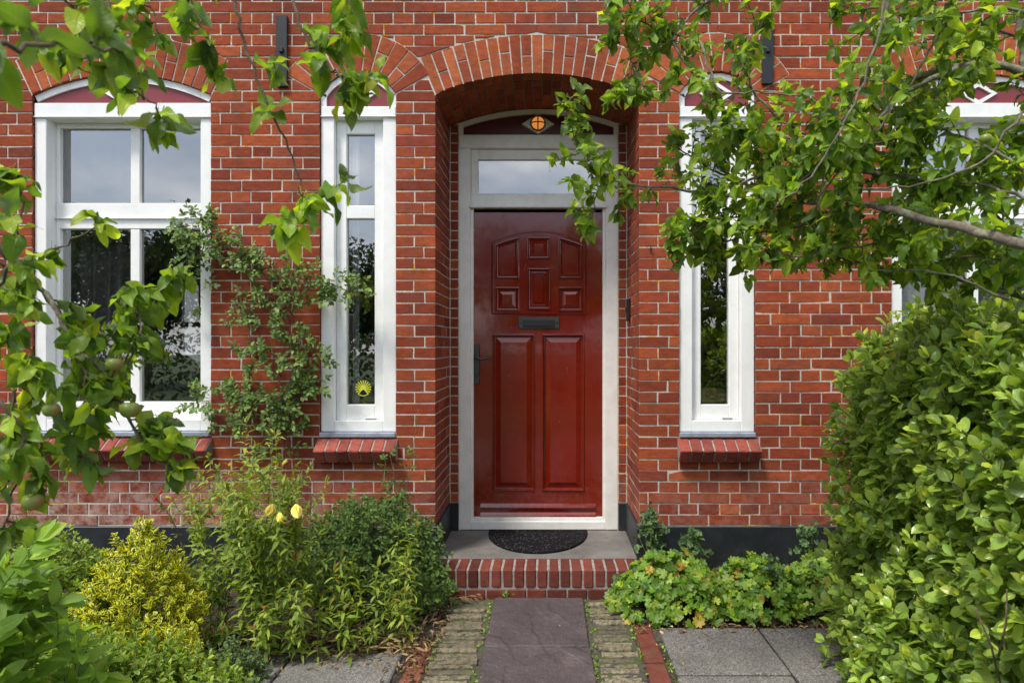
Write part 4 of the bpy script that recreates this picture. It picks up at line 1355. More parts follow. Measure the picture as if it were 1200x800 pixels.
# loose young shoots out of the top
for i in range(46):
    x = random.uniform(1.38, 2.2); y = random.uniform(-2.6, -.95)
    p = Vector((x, y, 1.36)); d = Vector((random.gauss(0, .15), random.gauss(0, .15), 1)); ln = random.uniform(.12, .26)
    shoot(sm, lv, bent(p, d, ln, 4, .1, .1), .0022, .0012, 12, .048, 'opp', .0, .8, .3, .3, True, 3, (.55, 1.0), .3)
lv.build('foliage', M['hedge_leaf'], hedge, 'obov', .56, (.05, .40), (.1, .75), .12, 6, .04)
for i in range(70):
    x = random.uniform(1.75, 2.2); y = random.uniform(-2.8, -1.3)
    sm.tube(bent((x, y, 0), Vector((random.gauss(0, .1), random.gauss(0, .1), 1)), random.uniform(.8, 1.25), 6, .2, .15), .010, .003, 5)
for (a, b) in (((1143, 712), (1172, 800)), ((1180, 690), (1170, 770))):
    sm.tube([W(a[0], a[1], -2.34), W((a[0] + b[0]) / 2 + 4, (a[1] + b[1]) / 2, -2.32), W(b[0], b[1], -2.30)], .002, .003, 5)
sm.build('stems', M['twig'], hedge)

# ------------------------------------------------------------------ apple trees
def spur(lv, p, tg, L, n, rr=(0, .95), droop=.35):
    """a rosette of leaves at the end of a short spur"""
    a0 = random.uniform(0, 6.28)
    s1 = tg.cross(Vector((.3, .2, 1)));  s1.normalize(); s2 = tg.cross(s1)
    for i in range(n):
        a = a0 + 2.4 * i
        o_ = s1 * math.cos(a) + s2 * math.sin(a)
        d = (tg * random.uniform(.1, .9) + o_ * random.uniform(.7, 1.1) + Vector((0, 0, -droop * random.uniform(.3, 1.5)))).normalized()
        nn = Vector((0, -.35, .9)) + rv(.45)
        lv.add(p + rv(.004), d, nn, L * random.uniform(.45, 1.2), random.uniform(*rr))
def apple_branch(br, tw, lv, keys, r0, r1, twigs, L, tl=(.10, .30), lpt=9, t0=.1, seg=7, rr=(0, .95), droop=.35, ext=None, flat=.5, tipn=7):
    pts = curve([W(a, b, d - CAMD) for a, b, d in keys], 6)
    pts = [p_ + rv(.003) for p_ in pts]
    (br if r0 > .0045 else tw).tube(pts, r0, r1, seg, wob=.12)
    N = len(pts) - 1
    for i in range(twigs):
        t = t0 + (1 - t0) * (i + random.random()) / twigs
        f = min(t, .995) * N; a = int(f); p = pts[a].lerp(pts[a + 1], f - a); tg = (pts[a + 1] - pts[a]).normalized()
        if random.random() < .35:          # leaf spur straight on the branch
            q = p + (rv(1).normalized() + Vector((0, 0, .3))) * .02
            tw.tube([p, q], .0025, .002, 4); spur(lv, q, (q - p).normalized(), L, random.randint(4, 6), rr, droop)
            continue
        o_ = rv(1); o_.y *= flat; o_ = (o_ - tg * o_.dot(tg)).normalized()
        d = (tg * random.uniform(.3, 1.0) + o_).normalized()
        ln = random.uniform(*tl) * (1 - .4 * t)
        q = bent(p, d, ln, 5, random.uniform(-.5, .35), .3)
        shoot(tw, lv, q, .0022, .0011, int(lpt * ln / .2) + 2, L, 'alt', droop, .9, .1, .5, False, 4, rr, 0, Vector((0, -.25, 0)))
        spur(lv, q[-1], (q[-1] - q[-2]).normalized(), L * .9, 4, rr, droop)
    if tipn: spur(lv, pts[-1], (pts[-1] - pts[-2]).normalized(), L, tipn, rr, droop)
    return pts
def apple_fruit(p, r, parent):
    mb = MB(); rl = []
    for i in range(13):
        ph = math.pi * i / 12; rad = r * (math.sin(ph) ** .85) * (1 + .06 * math.cos(ph)); zz_ = r * .92 * math.cos(ph) - (.22 * r * math.exp(-(ph / .45) ** 2)) + (.12 * r * math.exp(-((math.pi - ph) / .35) ** 2))
        rl.append([(p.x + max(rad, .0008) * math.cos(k_ * .3927), p.y + max(rad, .0008) * math.sin(k_ * .3927), p.z + zz_) for k_ in range(16)])
    mb.rings(rl, True, sm=True, capstart=True)
    mb.tube([(p.x, p.y, p.z + r * .6), (p.x + .004, p.y, p.z + r * 1.25)], .0012, .0012, 4)
    return mb.build('apple', M['apple'], parent)

# right-hand tree, its trunk beyond the hedge
TR = Vector((2.45, -2.35, 0))
tree_r = empty('apple_tree', TR)
tag(tree_r, 'leafy apple tree whose lichened limbs reach in from the right across the wall', 'tree', 'apple trees')
br, tw, lv = MB(), MB(), Leaves()
trunk = MB()
trunk.tube(curve([TR, TR + Vector((.05, 0, .5)), TR + Vector((-.02, .05, 1.0)), TR + Vector((-.15, .15, 1.45))], 5), .075, .05, 12, wob=.08)
trunk.build('trunk', M['bark'], tree_r)
hub = TR + Vector((-.12, .12, 1.35))
def px_of(v):
    D = v.y + CAMD; return (640 + v.x / D * FPX, 405 - (v.z - CAMZ) / D * FPX, D)
hb = px_of(hub)
limbs = [
 ([hb, (1330, 345, 1.75), (1200, 290, 1.82), (1100, 260, 1.98), (1010, 238, 2.18), (940, 236, 2.36)], .019, .009, 10, .45),
 ([(940, 236, 2.40), (870, 232, 2.46), (795, 222, 2.5), (735, 216, 2.5), (705, 205, 2.48)], .0075, .003, 5, .3),
 ([(712, 208, 2.48), (690, 188, 2.46), (670, 155, 2.44), (662, 122, 2.42)], .003, .0012, 6, .0),
 ([(715, 212, 2.48), (700, 225, 2.46), (695, 250, 2.45), (690, 262, 2.44)], .003, .0012, 4, .0),
 ([hb, (1360, 180, 2.0), (1200, 84, 2.15), (1125, 79, 2.2), (1070, 92, 2.25), (1010, 130, 2.3), (950, 165, 2.35), (890, 190, 2.4)], .017, .005, 17, .3),
 ([(1125, 79, 2.2), (1060, 108, 2.15), (1020, 150, 2.12), (985, 185, 2.1), (930, 215, 2.1)], .009, .003, 10, .0),
 ([(1050, -50, 1.95), (1040, 10, 1.98), (1010, 95, 2.0), (985, 145, 2.02), (955, 195, 2.05), (905, 245, 2.1)], .006, .002, 12, .0),
 ([(1200, 84, 2.15), (1190, 10, 2.2), (1150, -60, 2.3), (1000, -70, 2.35), (900, -35, 2.4), (821, 5, 2.45)], .010, .005, 12, .2),
 ([(821, 5, 2.45), (790, 45, 2.42), (806, 80, 2.4), (840, 122, 2.38), (872, 170, 2.36)], .005, .002, 9, .1),
 ([(800, 42, 2.43), (765, 30, 2.4), (735, 18, 2.4), (720, 40, 2.38)], .0035, .0015, 8, .0),
 ([(790, 45, 2.42), (760, 62, 2.4), (740, 80, 2.38), (745, 110, 2.36)], .0035, .0015, 6, .2),
 ([hb, (1340, 400, 2.2), (1200, 350, 2.4), (1100, 322, 2.5), (1010, 308, 2.55), (950, 290, 2.6)], .014, .004, 16, .25),
 ([(1200, 287, 2.08), (1130, 225, 2.15), (1040, 205, 2.2), (960, 200, 2.3), (880, 210, 2.35), (830, 235, 2.4)], .010, .003, 16, .1),
 ([(1200, 200, 2.0), (1160, 175, 2.05), (1100, 150, 2.1), (1080, 140, 2.1)], .006, .003, 7, .0),
 ([(1000, 240, 2.33), (940, 262, 2.38), (880, 275, 2.42), (830, 285, 2.45), (800, 262, 2.45)], .006, .002, 14, .0),
 ([(1290, 0, 1.9), (1230, 20, 1.95), (1170, 10, 2.0), (1100, 20, 2.0), (1040, 30, 2.05)], .007, .002, 10, .0),
 ([(960, 165, 2.35), (915, 140, 2.36), (880, 100, 2.36), (870, 60, 2.38), (900, 20, 2.4)], .005, .002, 8, .1),
 ([(930, 236, 2.42), (870, 215, 2.5), (820, 190, 2.52), (785, 170, 2.54)], .005, .002, 8, .1),
 ([(1100, 260, 2.2), (1060, 280, 2.22), (1000, 290, 2.25), (930, 300, 2.3), (870, 296, 2.3)], .006, .002, 14, .0),
 ([(1200, 350, 2.4), (1150, 300, 2.45), (1090, 290, 2.5), (1030, 275, 2.5), (970, 272, 2.5), (910, 262, 2.5)], .006, .002, 16, .05),
 ([(1100, 150, 2.1), (1040, 165, 2.2), (970, 175, 2.25), (900, 155, 2.3), (850, 150, 2.35)], .005, .002, 14, .1),
 ([(1270, 130, 2.1), (1200, 150, 2.2), (1140, 200, 2.25), (1060, 240, 2.3)], .006, .003, 14, .1),
 ([(1270, 330, 2.2), (1200, 310, 2.25), (1130, 300, 2.3), (1070, 318, 2.35)], .006, .003, 12, .1),
 ([(930, 236, 2.42), (880, 250, 2.4), (830, 262, 2.4), (795, 285, 2.4)], .004, .002, 10, .05),
 ([(1250, 60, 2.3), (1190, 40, 2.35), (1130, 30, 2.4), (1060, 10, 2.4), (980, 15, 2.4)], .006, .002, 10, .1),
 ([(1250, 240, 1.95), (1180, 225, 2.0), (1140, 215, 2.1), (1080, 230, 2.15)], .006, .003, 9, .0),
]
for keys, r0, r1, tn, t0 in limbs:
    apple_branch(br, tw, lv, keys, r0, r1, int(tn * 2.0), .063, (.07, .20), 11, t0, 8, (0, .92), .4)
for keys in ([(1045, -20, 1.9), (1012, 95, 1.92), (985, 150, 1.93), (950, 205, 1.95), (905, 245, 1.98)], [(820, 50, 2.2), (845, 105, 2.15), (895, 108, 2.12), (950, 112, 2.1)], [(960, 250, 2.1), (966, 190, 2.08), (975, 110, 2.05)],
             [(1110, 10, 2.0), (1090, 60, 2.02), (1060, 110, 2.05), (1010, 170, 2.08), (960, 235, 2.1)], [(1200, 130, 1.9), (1150, 190, 1.95), (1080, 215, 2.0), (1010, 222, 2.05)], [(1180, 350, 2.1), (1100, 320, 2.15), (1030, 318, 2.2)]):
    pts = [p_ + rv(.004) for p_ in curve([W(a, b, d - CAMD) for a, b, d in keys], 5)]; br.tube(pts, .0042, .0022, 6, wob=.15)
br.build('branches', M['bark'], tree_r); tw.build('twigs', M['twig'], tree_r)
lv.build('foliage', M['apple_leaf'], tree_r, 'apple', .50, (.1, .7), (.1, 1.3), .30, 10, .09, .025)
for a, b, D in ((1155, 163, 2.0), (1188, 268, 2.05), (1003, 262, 2.3)):
    apple_fruit(W(a, b, D - CAMD), .017, tree_r)

# left-hand tree
TL_ = Vector((-2.1, -2.9, 0))
tree_l = empty('apple_tree', TL_)
tag(tree_l, 'apple tree hanging its leaves and small apples in from the left, before the wide window', 'tree', 'apple trees')
br, tw, lv = MB(), MB(), Leaves()
trunk = MB()
trunk.tube(curve([TL_, TL_ + Vector((.05, 0, .6)), TL_ + Vector((.0, .05, 1.1)), TL_ + Vector((.12, .1, 1.7))], 5), .08, .05, 12, wob=.08)
trunk.build('trunk', M['bark'], tree_l)
hb = px_of(TL_ + Vector((.10, .08, 1.55)))
hb2 = px_of(TL_ + Vector((.02, .05, 1.1)))
limbs = [
 ([hb, (-420, -260, 1.2), (-60, -220, 1.3), (200, -170, 1.35), (420, -110, 1.4)], .020, .006, 0, .0, .05),
 ([(-200, 75, .60), (-60, 58, .62), (20, 52, .66), (90, 50, .72), (150, 62, .80)], .004, .0015, 7, .20, .046),
 ([(100, -190, 1.3), (110, -60, 1.28), (125, 0, 1.26), (140, 60, 1.25), (165, 105, 1.25), (187, 132, 1.25)], .0045, .0015, 9, .35, .066),
 ([(60, -190, 1.3), (40, -80, 1.2), (60, -20, 1.2), (90, 20, 1.2), (80, 55, 1.2)], .004, .0015, 7, .35, .062),
 ([(240, -160, 1.36), (262, -70, 1.36), (275, 0, 1.36), (292, 70, 1.36), (318, 130, 1.36), (345, 190, 1.36), (352, 235, 1.36)], .0042, .0015, 4, .45, .064),
 ([(352, 235, 1.36), (350, 250, 1.36), (343, 270, 1.36)], .002, .0012, 4, .0, .066),
 ([(340, -135, 1.38), (335, -50, 1.36), (352, 30, 1.34), (378, 68, 1.32), (398, 92, 1.3), (412, 108, 1.3)], .0042, .0015, 9, .40, .068),
 ([(400, -115, 1.38), (405, -50, 1.36), (410, 0, 1.34), (415, 30, 1.34)], .003, .0015, 4, .3, .062),
 ([(220, -160, 1.36), (225, -60, 1.32), (222, -10, 1.3), (235, 30, 1.3), (246, 48, 1.3)], .003, .0012, 6, .35, .058),
 ([(150, -180, 1.33), (165, -70, 1.3), (172, -10, 1.3), (188, 40, 1.3)], .003, .0012, 6, .35, .058),
 ([hb2, (-260, 200, 1.3), (-60, 235, 1.4), (0, 290, 1.45), (50, 340, 1.5), (95, 395, 1.55), (140, 385, 1.58), (175, 350, 1.6), (205, 325, 1.62)], .010, .002, 14, .4, .062),
 ([(-60, 235, 1.4), (0, 310, 1.45), (40, 300, 1.5), (80, 285, 1.5), (118, 262, 1.5)], .004, .0015, 6, .25, .050),
 ([(50, 340, 1.5), (90, 400, 1.5), (125, 445, 1.5), (150, 490, 1.5), (175, 535, 1.5), (205, 545, 1.5)], .0055, .002, 14, .15, .062),
 ([hb2, (-200, 330, 1.3), (-60, 350, 1.35), (0, 380, 1.35), (20, 430, 1.35), (15, 500, 1.35), (45, 560, 1.35)], .007, .002, 12, .4, .058),
 ([(-60, 350, 1.35), (0, 330, 1.3), (25, 250, 1.3), (10, 200, 1.3)], .004, .002, 6, .3, .055),
 ([(90, 400, 1.5), (100, 460, 1.45), (90, 510, 1.45), (105, 545, 1.45)], .004, .0015, 10, .15, .060),
 ([(0, 470, 1.3), (30, 520, 1.32), (20, 560, 1.32), (2, 620, 1.32)], .0035, .0015, 5, .1, .055),
 ([(125, 445, 1.5), (150, 420, 1.5), (165, 380, 1.52), (150, 345, 1.55)], .0035, .0015, 6, .1, .058),
]
for keys, r0, r1, tn, t0, L in limbs:
    apple_branch(br, tw, lv, keys, r0, r1, int(tn * (1.35 if keys[-1][1] > 280 else .80)), L * 1.02, (.03, .12), 12, t0, 7, ((.0, .97) if keys[-1][2] > 1 else (.0, .35)), .6, flat=.7, tipn=6 if tn else 0)
br.build('branches', M['bark'], tree_l); tw.build('twigs', M['twig'], tree_l)
lv.build('foliage', M['apple_leaf'], tree_l, 'apple', .50, (.1, .7), (.15, 1.5), .28, 13, .10, .025)
for a, b, D, r in ((38, 588, 1.32, .0185), (30, 541, 1.33, .018), (134, 427, 1.45, .017), (152, 480, 1.46, .020), (60, 480, 1.35, .016)):
    apple_fruit(W(a, b, D - CAMD), r, tree_l)

# ------------------------------------------------------------------ climbing rose on the wall
rose = empty('climbing_rose', W(330, 680, -.06) * 1.0)
rose.location.z = 0
tag(rose, 'climbing rose with small leaves trained up the bricks between the wide and narrow windows', 'plant')
br, lv = MB(), Leaves()
def compound(lv, tw, p, d, L, n=5, rr=(0, .9)):
    d = d.normalized(); end = p + d * L * 2.2
    tw.tube([p, end], .0008, .0006, 3)
    side = d.cross(Vector((0, -1, .4)) + rv(.3)).normalized()
    lv.add(end, d, Vector((0, -.7, .6)) + rv(.35), L, random.uniform(*rr))
    for q in range((n - 1) // 2):
        m_ = p.lerp(end, .45 + .4 * q)
        for s_ in (-1, 1): lv.add(m_, d * .6 + side * s_ + rv(.1), Vector((0, -.7, .6)) + rv(.35), L * random.uniform(.75, 1), random.uniform(*rr))
canes = [
 ([(328, 700), (331, 600), (333, 520), (330, 460), (318, 400), (322, 350), (300, 310), (262, 285), (225, 270)], .005, 60),
 ([(333, 520), (345, 470), (348, 420), (340, 380), (352, 340), (372, 330)], .004, 60),
 ([(330, 480), (300, 470), (262, 468), (222, 472)], .004, 42),
 ([(330, 440), (300, 415), (292, 380), (300, 340), (285, 300), (250, 295), (222, 305)], .004, 55),
 ([(340, 380), (330, 330), (322, 290), (340, 260)], .003, 16),
 ([(333, 520), (300, 500), (280, 480), (245, 480)], .003, 30),
 ([(345, 470), (362, 450), (368, 420), (352, 395)], .003, 30),
 ([(372, 330), (392, 334), (412, 344), (424, 352)], .002, 30),
 ([(225, 270), (218, 300), (226, 335), (238, 350)], .002, 22),
 ([(262, 285), (245, 262), (222, 262)], .002, 12),
]
for keys, r0, nl in canes:
    pts = curve([W(a, b, -.06 - random.uniform(0, .05)) for a, b in keys], 5)
    br.tube(pts, r0, .0015, 5)
    for i in range(int(nl * .72)):
        t = (.02 if keys[0][1] < 600 else .35) + random.random() * .95
        f = min(t, .999) * (len(pts) - 1); a = int(f); p = pts[a].lerp(pts[a + 1], f - a)
        d = rv(1); d.y = -abs(d.y) * .6; d.z += .3
        d.normalize(); ln = random.uniform(.01, .07)
        q = p + d * ln; br.tube([p, q], .0012, .0008, 3)
        for _ in range(3): compound(lv, br, q, d + rv(.5), random.uniform(.024, .036))
br.build('canes', M['redstem'], rose); lv.build('foliage', M['rose_leaf'], rose, 'ellip', .62, (.1, .6), (.1, .9), 0, 4, .05)

# ------------------------------------------------------------------ left bed
def herb(name, label, cat, stems, L, mat, prof, ratio, nl, stemmat, group=None, droop=.3, mode='alt', rr=(0, .95), out=1.0, lean=.12, fold=(.1, .5), bend=(.3, 1.6), side=0, t0=.08, up=.5, base=None, pet=.1):
    """stems: (x, y, height)"""
    cx_ = sum(s_[0] for s_ in stems) / len(stems); cy_ = sum(s_[1] for s_ in stems) / len(stems)
    root = empty(name, (cx_, cy_, 0)); tag(root, label, cat, group)
    br, lv = MB(), Leaves(); tips = []
    for x, y, h in stems:
        pts = bent((x, y, 0), Vector((random.gauss(0, lean), random.gauss(0, lean), 1)), h, 8, .25, .14)
        shoot(br, lv, pts, .0028, .0012, int(nl * h), L, mode, droop, out, t0, up, True, 4, rr, .15)
        for q in range(side):
            a = random.randint(2, 6); p = pts[a]; ang = random.uniform(0, 6.28)
            pp = bent(p, Vector((math.cos(ang), math.sin(ang), .9)), h * random.uniform(.18, .38), 4, .5, .12)
            shoot(br, lv, pp, .0016, .001, int(nl * .30 * h) + 4, L * .8, mode, droop, out, .1, up, True, 3, rr, .2)
        tips.append(pts)
    br.build('stems', stemmat, root)
    lv.build('foliage', mat, root, prof, ratio, fold, bend, pet, 5, .05)
    return root, tips
def scatter(n, x0, x1, y0, y1, h0, h1):
    return [(random.uniform(x0, x1), random.uniform(y0, y1), random.uniform(h0, h1)) for _ in range(n)]
# evening primrose, tall
st_ = []
for pxx, pyt in ((262, 545), (280, 520), (296, 512), (312, 530), (330, 560), (250, 580), (270, 565), (345, 590), (300, 560), (318, 585), (285, 580), (240, 610), (360, 615), (335, 600)):
    D = random.uniform(2.95, 3.25); st_.append((X0(pxx + random.uniform(-5, 5), D - CAMD), D - CAMD, Z0(pyt, D - CAMD) + .07))
prim, tips = herb('evening_primrose', 'tall leafy evening primrose with drooping yellow flowers before the left brickwork', 'plant', st_, .075, M['herb_leaf'], 'lance', .33, 85, M['greenstem'], side=6, rr=(.05, .93))
def flower_cup(p, d, L, mat, parent, n=5, name='flower'):
    lv = Leaves(); d = Vector(d).normalized(); a = d.orthogonal().normalized(); b = d.cross(a)
    for i in range(n):
        t = 6.283 * i / n; o_ = a * math.cos(t) + b * math.sin(t)
        lv.add(p + o_ * .002, d + o_ * .35, -o_ + d * .2, L, random.random())
    return lv.build(name, mat, parent, 'ellip', .75, (.2, .5), (-.6, -.2), 0, 5, .05)
stm = MB()
for a, b, dx, L in ((320, 590, -.3, .055), (347, 590, .15, .062), (328, 600, .0, .040)):
    p = W(a, b, -1.12 - random.uniform(0, .04)); top = p + Vector((-.02, .03, .06))
    stm.tube(curve([top + Vector((-.03, .02, .03)), top, p + Vector((0, 0, .01)), p], 4), .0018, .0018, 4)
    flower_cup(p, Vector((dx, -.25, -1)), L, M['yellow_petal'], prim)
stm.tube(curve([W(310, 640, -1.0), W(322, 600, -1.08), W(335, 578, -1.12), W(347, 580, -1.12)], 4), .002, .003, 4)
stm.build('flower_stalks', M['greenstem'], prim)
# lower sprawling herb in front
st_ = []
for pxx, pyt, D in ((372, 660, 3.1), (395, 665, 3.1), (420, 650, 3.15), (440, 655, 3.2), (455, 625, 3.3), (470, 620, 3.3), (485, 650, 3.3), (430, 690, 3.05), (405, 700, 3.0), (350, 680, 3.0), (368, 705, 2.98), (460, 690, 3.15), (480, 690, 3.2), (340, 700, 3.0), (310, 690, 3.0), (290, 680, 3.0), (265, 690, 3.0)):
    st_.append((X0(pxx, D - CAMD) + .02, D - CAMD, max(.12, Z0(pyt, D - CAMD))))
herb('evening_primrose', 'low sprawling herb with yellowing lance leaves beside the path edge', 'plant', st_, .078, M['herb_leaf'], 'lance', .30, 60, M['greenstem'], droop=.55, rr=(.1, 1.0), lean=.2, side=3)
# dark bushy plant by the doorstep
root = empty('columbine_bush', (X0(455, -.4), -.4, 0)); tag(root, 'dark green feathery bush against the plinth, left of the doorstep', 'plant')
br, lv = MB(), Leaves()
def sd_dark(p):
    q1 = np.sqrt(((p[:, 0] + .95) / .34) ** 2 + ((p[:, 1] + .30) / .24) ** 2 + ((p[:, 2] - .20) / .33) ** 2) - 1
    q2 = np.sqrt(((p[:, 0] + .70) / .17) ** 2 + ((p[:, 1] + .34) / .22) ** 2 + ((p[:, 2] - .10) / .20) ** 2) - 1
    return np.minimum(q1 * .3, q2 * .2) + .055 * hn(p, 15)
P_, Nr = shell(sd_dark, (-1.45, -.75, 0), (-.35, .0, .7), 620, .10)
for p, nrm in zip(P_, Nr):
    p = Vector(p); d = (Vector(nrm) * .6 + Vector((0, -.2, .7)) + rv(.35)).normalized()
    br.tube([p - d * .10, p], .0013, .0009, 3)
    for _ in range(2): compound(lv, br, p, d + rv(.5), random.uniform(.020, .032), 7)
for keys in ([(455, 640), (470, 600), (482, 540), (490, 480)], [(470, 610), (462, 560), (455, 520)], [(440, 620), (445, 585), (452, 540)]):
    pts = curve([W(a, b, -.16) for a, b in keys], 4); br.tube(pts, .0025, .001, 4)
    for i in range(16):
        f = random.random() * (len(pts) - 1.01); a = int(f); p = pts[a].lerp(pts[a + 1], f - a); compound(lv, br, p, rv(1) + Vector((0, -.3, .3)), random.uniform(.018, .028), 5)
br.build('stems', M['greenstem'], root); lv.build('foliage', M['dark_leaf'], root, 'ellip', .50, (.1, .5), (.1, .9), 0, 4, .05)
# variegated golden shrub
def bush(name, label, sdf, lo, hi, n, th, L, mat, prof, ratio, stemmat=None, ln=(.05, .10), nl=8, rr=(0, 1), up=.8, mode='opp', cat='shrub', fold=(.1, .5), tl=0.0, group=None, pet=.1):
    root = empty(name, ((lo[0] + hi[0]) / 2, (lo[1] + hi[1]) / 2, 0)); tag(root, label, cat, group)
    br, lv = MB(), Leaves()
    P_, Nr = shell(sdf, lo, hi, n, th)
    for p, nrm in zip(P_, Nr):
        d = (Vector(nrm) * .6 + Vector((0, 0, up)) + rv(.3)).normalized(); q = random.uniform(*ln); p = Vector(p)
        shoot(br, lv, bent(p - d * q * .6, d, q, 3, .1, .1), .0016, .0009, nl, L, mode, .05, .8, .1, .4, True, 3, rr, tl)
    for i in range(14):
        a = Vector(((lo[0] + hi[0]) / 2, (lo[1] + hi[1]) / 2, 0)); q = Vector(P_[random.randrange(len(P_))])
        br.tube([a, a.lerp(q, .5) + rv(.02), q], .005, .002, 4)
    br.build('stems', stemmat or M['twig'], root)
    lv.build('foliage', mat, root, prof, ratio, fold, (.1, .9), pet, 5, .04)
    return root
def cone(cx_, cy_, r_, h, z0=0):
    def f(p):
        t = np.clip((p[:, 2] - z0) / h, 0, 1.2)
        rad = r_ * np.where(t < .35, .85 + .15 * t / .35, 1.0) * (1 - np.clip((t - .35) / .65, 0, 1) ** 1.35)
        d_ = np.hypot(p[:, 0] - cx_, (p[:, 1] - cy_)) - rad
        return np.maximum(d_ * .8, p[:, 2] - z0 - h) + .055 * hn(p, 16)
    return f
def dome(cx_, cy_, rx, ry, h, am=.03, fr=13):
    def f(p):
        q = np.sqrt(((p[:, 0] - cx_) / rx) ** 2 + ((p[:, 1] - cy_) / ry) ** 2 + (p[:, 2] / h) ** 2) - 1
        return q * min(rx, ry, h) + am * hn(p, fr)
    return f
bush('golden_shrub', 'golden yellow variegated shrub tapering to a point, in the left bed', cone(-1.72, -1.08, .25, .68), (-2.05, -1.42, .02), (-1.38, -.74, .74), 640, .09, .033, M['gold_leaf'], 'ellip', .55, rr=(0, 1), ln=(.04, .09))
bush('golden_shrub', 'small low clump of gold-edged leaves at the foot of the pointed golden shrub', dome(-1.50, -1.28, .20, .14, .30), (-1.75, -1.5, .0), (-1.25, -1.05, .36), 220, .08, .030, M['gold_leaf'], 'ellip', .5)
bush('green_shrub', 'rounded light green shrub under the wide left window', dome(-2.35, -.95, .62, .36, .56), (-3.0, -1.35, 0), (-1.7, -.55, .62), 1300, .10, .034, M['box_leaf'], 'ellip', .45, rr=(.1, 1))
bush('low_green_shrub', 'low bright green small-leaved shrub in the bottom left foreground', dome(-1.55, -1.72, .68, .28, .43), (-2.3, -2.05, 0), (-.95, -1.4, .47), 1500, .09, .034, M['box_leaf'], 'ellip', .45, rr=(.1, 1), tl=.2)
bush('grey_green_herb', 'grey-green fleshy herb between the golden shrub and the left paving', dome(-1.28, -1.12, .15, .13, .15), (-1.5, -1.3, 0), (-1.05, -.9, .2), 130, .06, .026, M['sedum_leaf'], 'ellip', .5, M['greenstem'], cat='plant')
# hydrangea close to the camera
bush('hydrangea', 'large-leaved hydrangea in the near bottom left corner', dome(-1.50, -2.15, .30, .28, .80, .05, 9), (-1.85, -2.5, .1), (-1.15, -1.85, .92), 120, .14, .098, M['hydrangea_leaf'], 'ovate', .60, M['greenstem'], (.10, .20), 8, (0, .95), .9, 'opp', fold=(.05, .35), tl=.25)
# red flower stalk
root = empty('red_penstemon', W(215, 690, -.6)); root.location.z = 0
tag(root, 'thin dark stalk with a few red flowers, behind the golden shrub', 'flower')
mb = MB(); top = W(178, 578, -.62); b_ = W(225, 680, -.6)
pts = curve([Vector((b_.x, b_.y, 0)), b_, W(205, 615, -.62), top], 5); mb.tube(pts, .003, .0012, 4); mb.build('stalk', M['redstem'], root)
lv = Leaves()
for p in pts[2:]:
    for _ in range(5): lv.add(p, rv(1) + Vector((0, 0, .2)), Vector((0, -.4, 1)), random.uniform(.03, .045), random.random())
lv.build('foliage', M['dark_leaf'], root, 'lance', .28, pet=0)
for a, b in ((196, 583), (180, 585), (186, 577)): flower_cup(W(a, b, -.63), Vector((1, -.4, .3)), .022, M['red_petal'], root)
fl = empty('red_flower', W(347, 655, -.93)); fl.location.z = 0; tag(fl, 'single small orange-red flower low among the primrose stems', 'flower')
mb = MB(); q = W(347, 654, -.96); mb.tube([(q.x, q.y + .02, 0), q], .0012, .001, 4); mb.build('stalk', M['greenstem'], fl)
flower_cup(q, Vector((0, -.6, .7)), .018, M['red_petal'], fl)

# ------------------------------------------------------------------ right bed
def mound(name, label, cx_, cy_, rx, ry, h, n, L, rr=(0, .95), group=None):
    root = empty(name, (cx_, cy_, 0)); tag(root, label, 'plant', group)
    lv, br = Leaves(), MB()
    for i in range(n):
        a = random.uniform(0, 6.283); r_ = math.sqrt(random.random()); x = cx_ + rx * r_ * math.cos(a); y = cy_ + ry * r_ * math.sin(a)
        zt = h * (1 - r_ ** 2.6) * (1 + .18 * math.sin(x * 17 + 1) * math.sin(y * 21)) + .03
        z_ = zt * (1 - .45 * random.random() ** 2)
        o_ = Vector((math.cos(a) * r_, math.sin(a) * r_, 0))
        nn = Vector((0, 0, 1)) + o_ * 1.0 + Vector((0, -.45, 0)) + rv(.35)
        d = (o_ + rv(.6)); d = d - nn.normalized() * d.dot(nn.normalized())
        p = Vector((x, y, z_)) + rv(.006)
        lv.add(p, d, nn, L * random.uniform(.6, 1.25), min(1, max(0, random.gauss(.45, .27))))
        if i % 3 == 0: br.tube([(cx_ + (x - cx_) * .6, cy_ + (y - cy_) * .6, 0), (x, y, z_)], .0014, .001, 3)
    br.build('stalks', M['redstem'], root)
    lv.build('foliage', M['geranium_leaf'], root, lobed=7, fold=(-.1, .6), bend=(0, 1.5)); return root
mound('geranium', 'yellow-green lobed geranium mound spilling over the right end of the doorstep', .66, -.34, .33, .27, .24, 700, .062)
mound('geranium', 'yellow-green geranium mound halfway between the doorstep and the hedge', 1.10, -.34, .28, .25, .21, 560, .060)
mound('geranium', 'green geranium mound tucked in beside the hedge foot', 1.50, -.34, .28, .25, .23, 520, .058)
def columbine(label, x, y, h, n, group='columbines in the right bed'):
    root = empty('columbine', (x, y, 0)); tag(root, label, 'plant', group)
    lv, br = Leaves(), MB()
    for i in range(n):
        t = random.random(); ang = random.uniform(0, 6.28)
        top = Vector((x + random.gauss(0, .045) * (1.2 - t), y + random.gauss(0, .035), h * (.55 + .45 * t)))
        br.tube(curve([(x, y, 0), (x + (top.x - x) * .3, y, h * .4), top], 4), .0018, .001, 3)
        for q in range(4):
            d = rv(1) + Vector((0, -.2, .3)); lv.add(top + rv(.012), d, Vector((0, -.5, .8)) + rv(.5), random.uniform(.030, .048), random.random())
    br.build('stalks', M['greenstem'], root); lv.build('foliage', M['columbine_leaf'], root, lobed=4, fold=(0, .7), bend=(0, 1)); return root
columbine('blue-green columbine sprig standing tallest at the recess corner, right of the doorstep', X0(763, -.14), -.14, .47, 34)
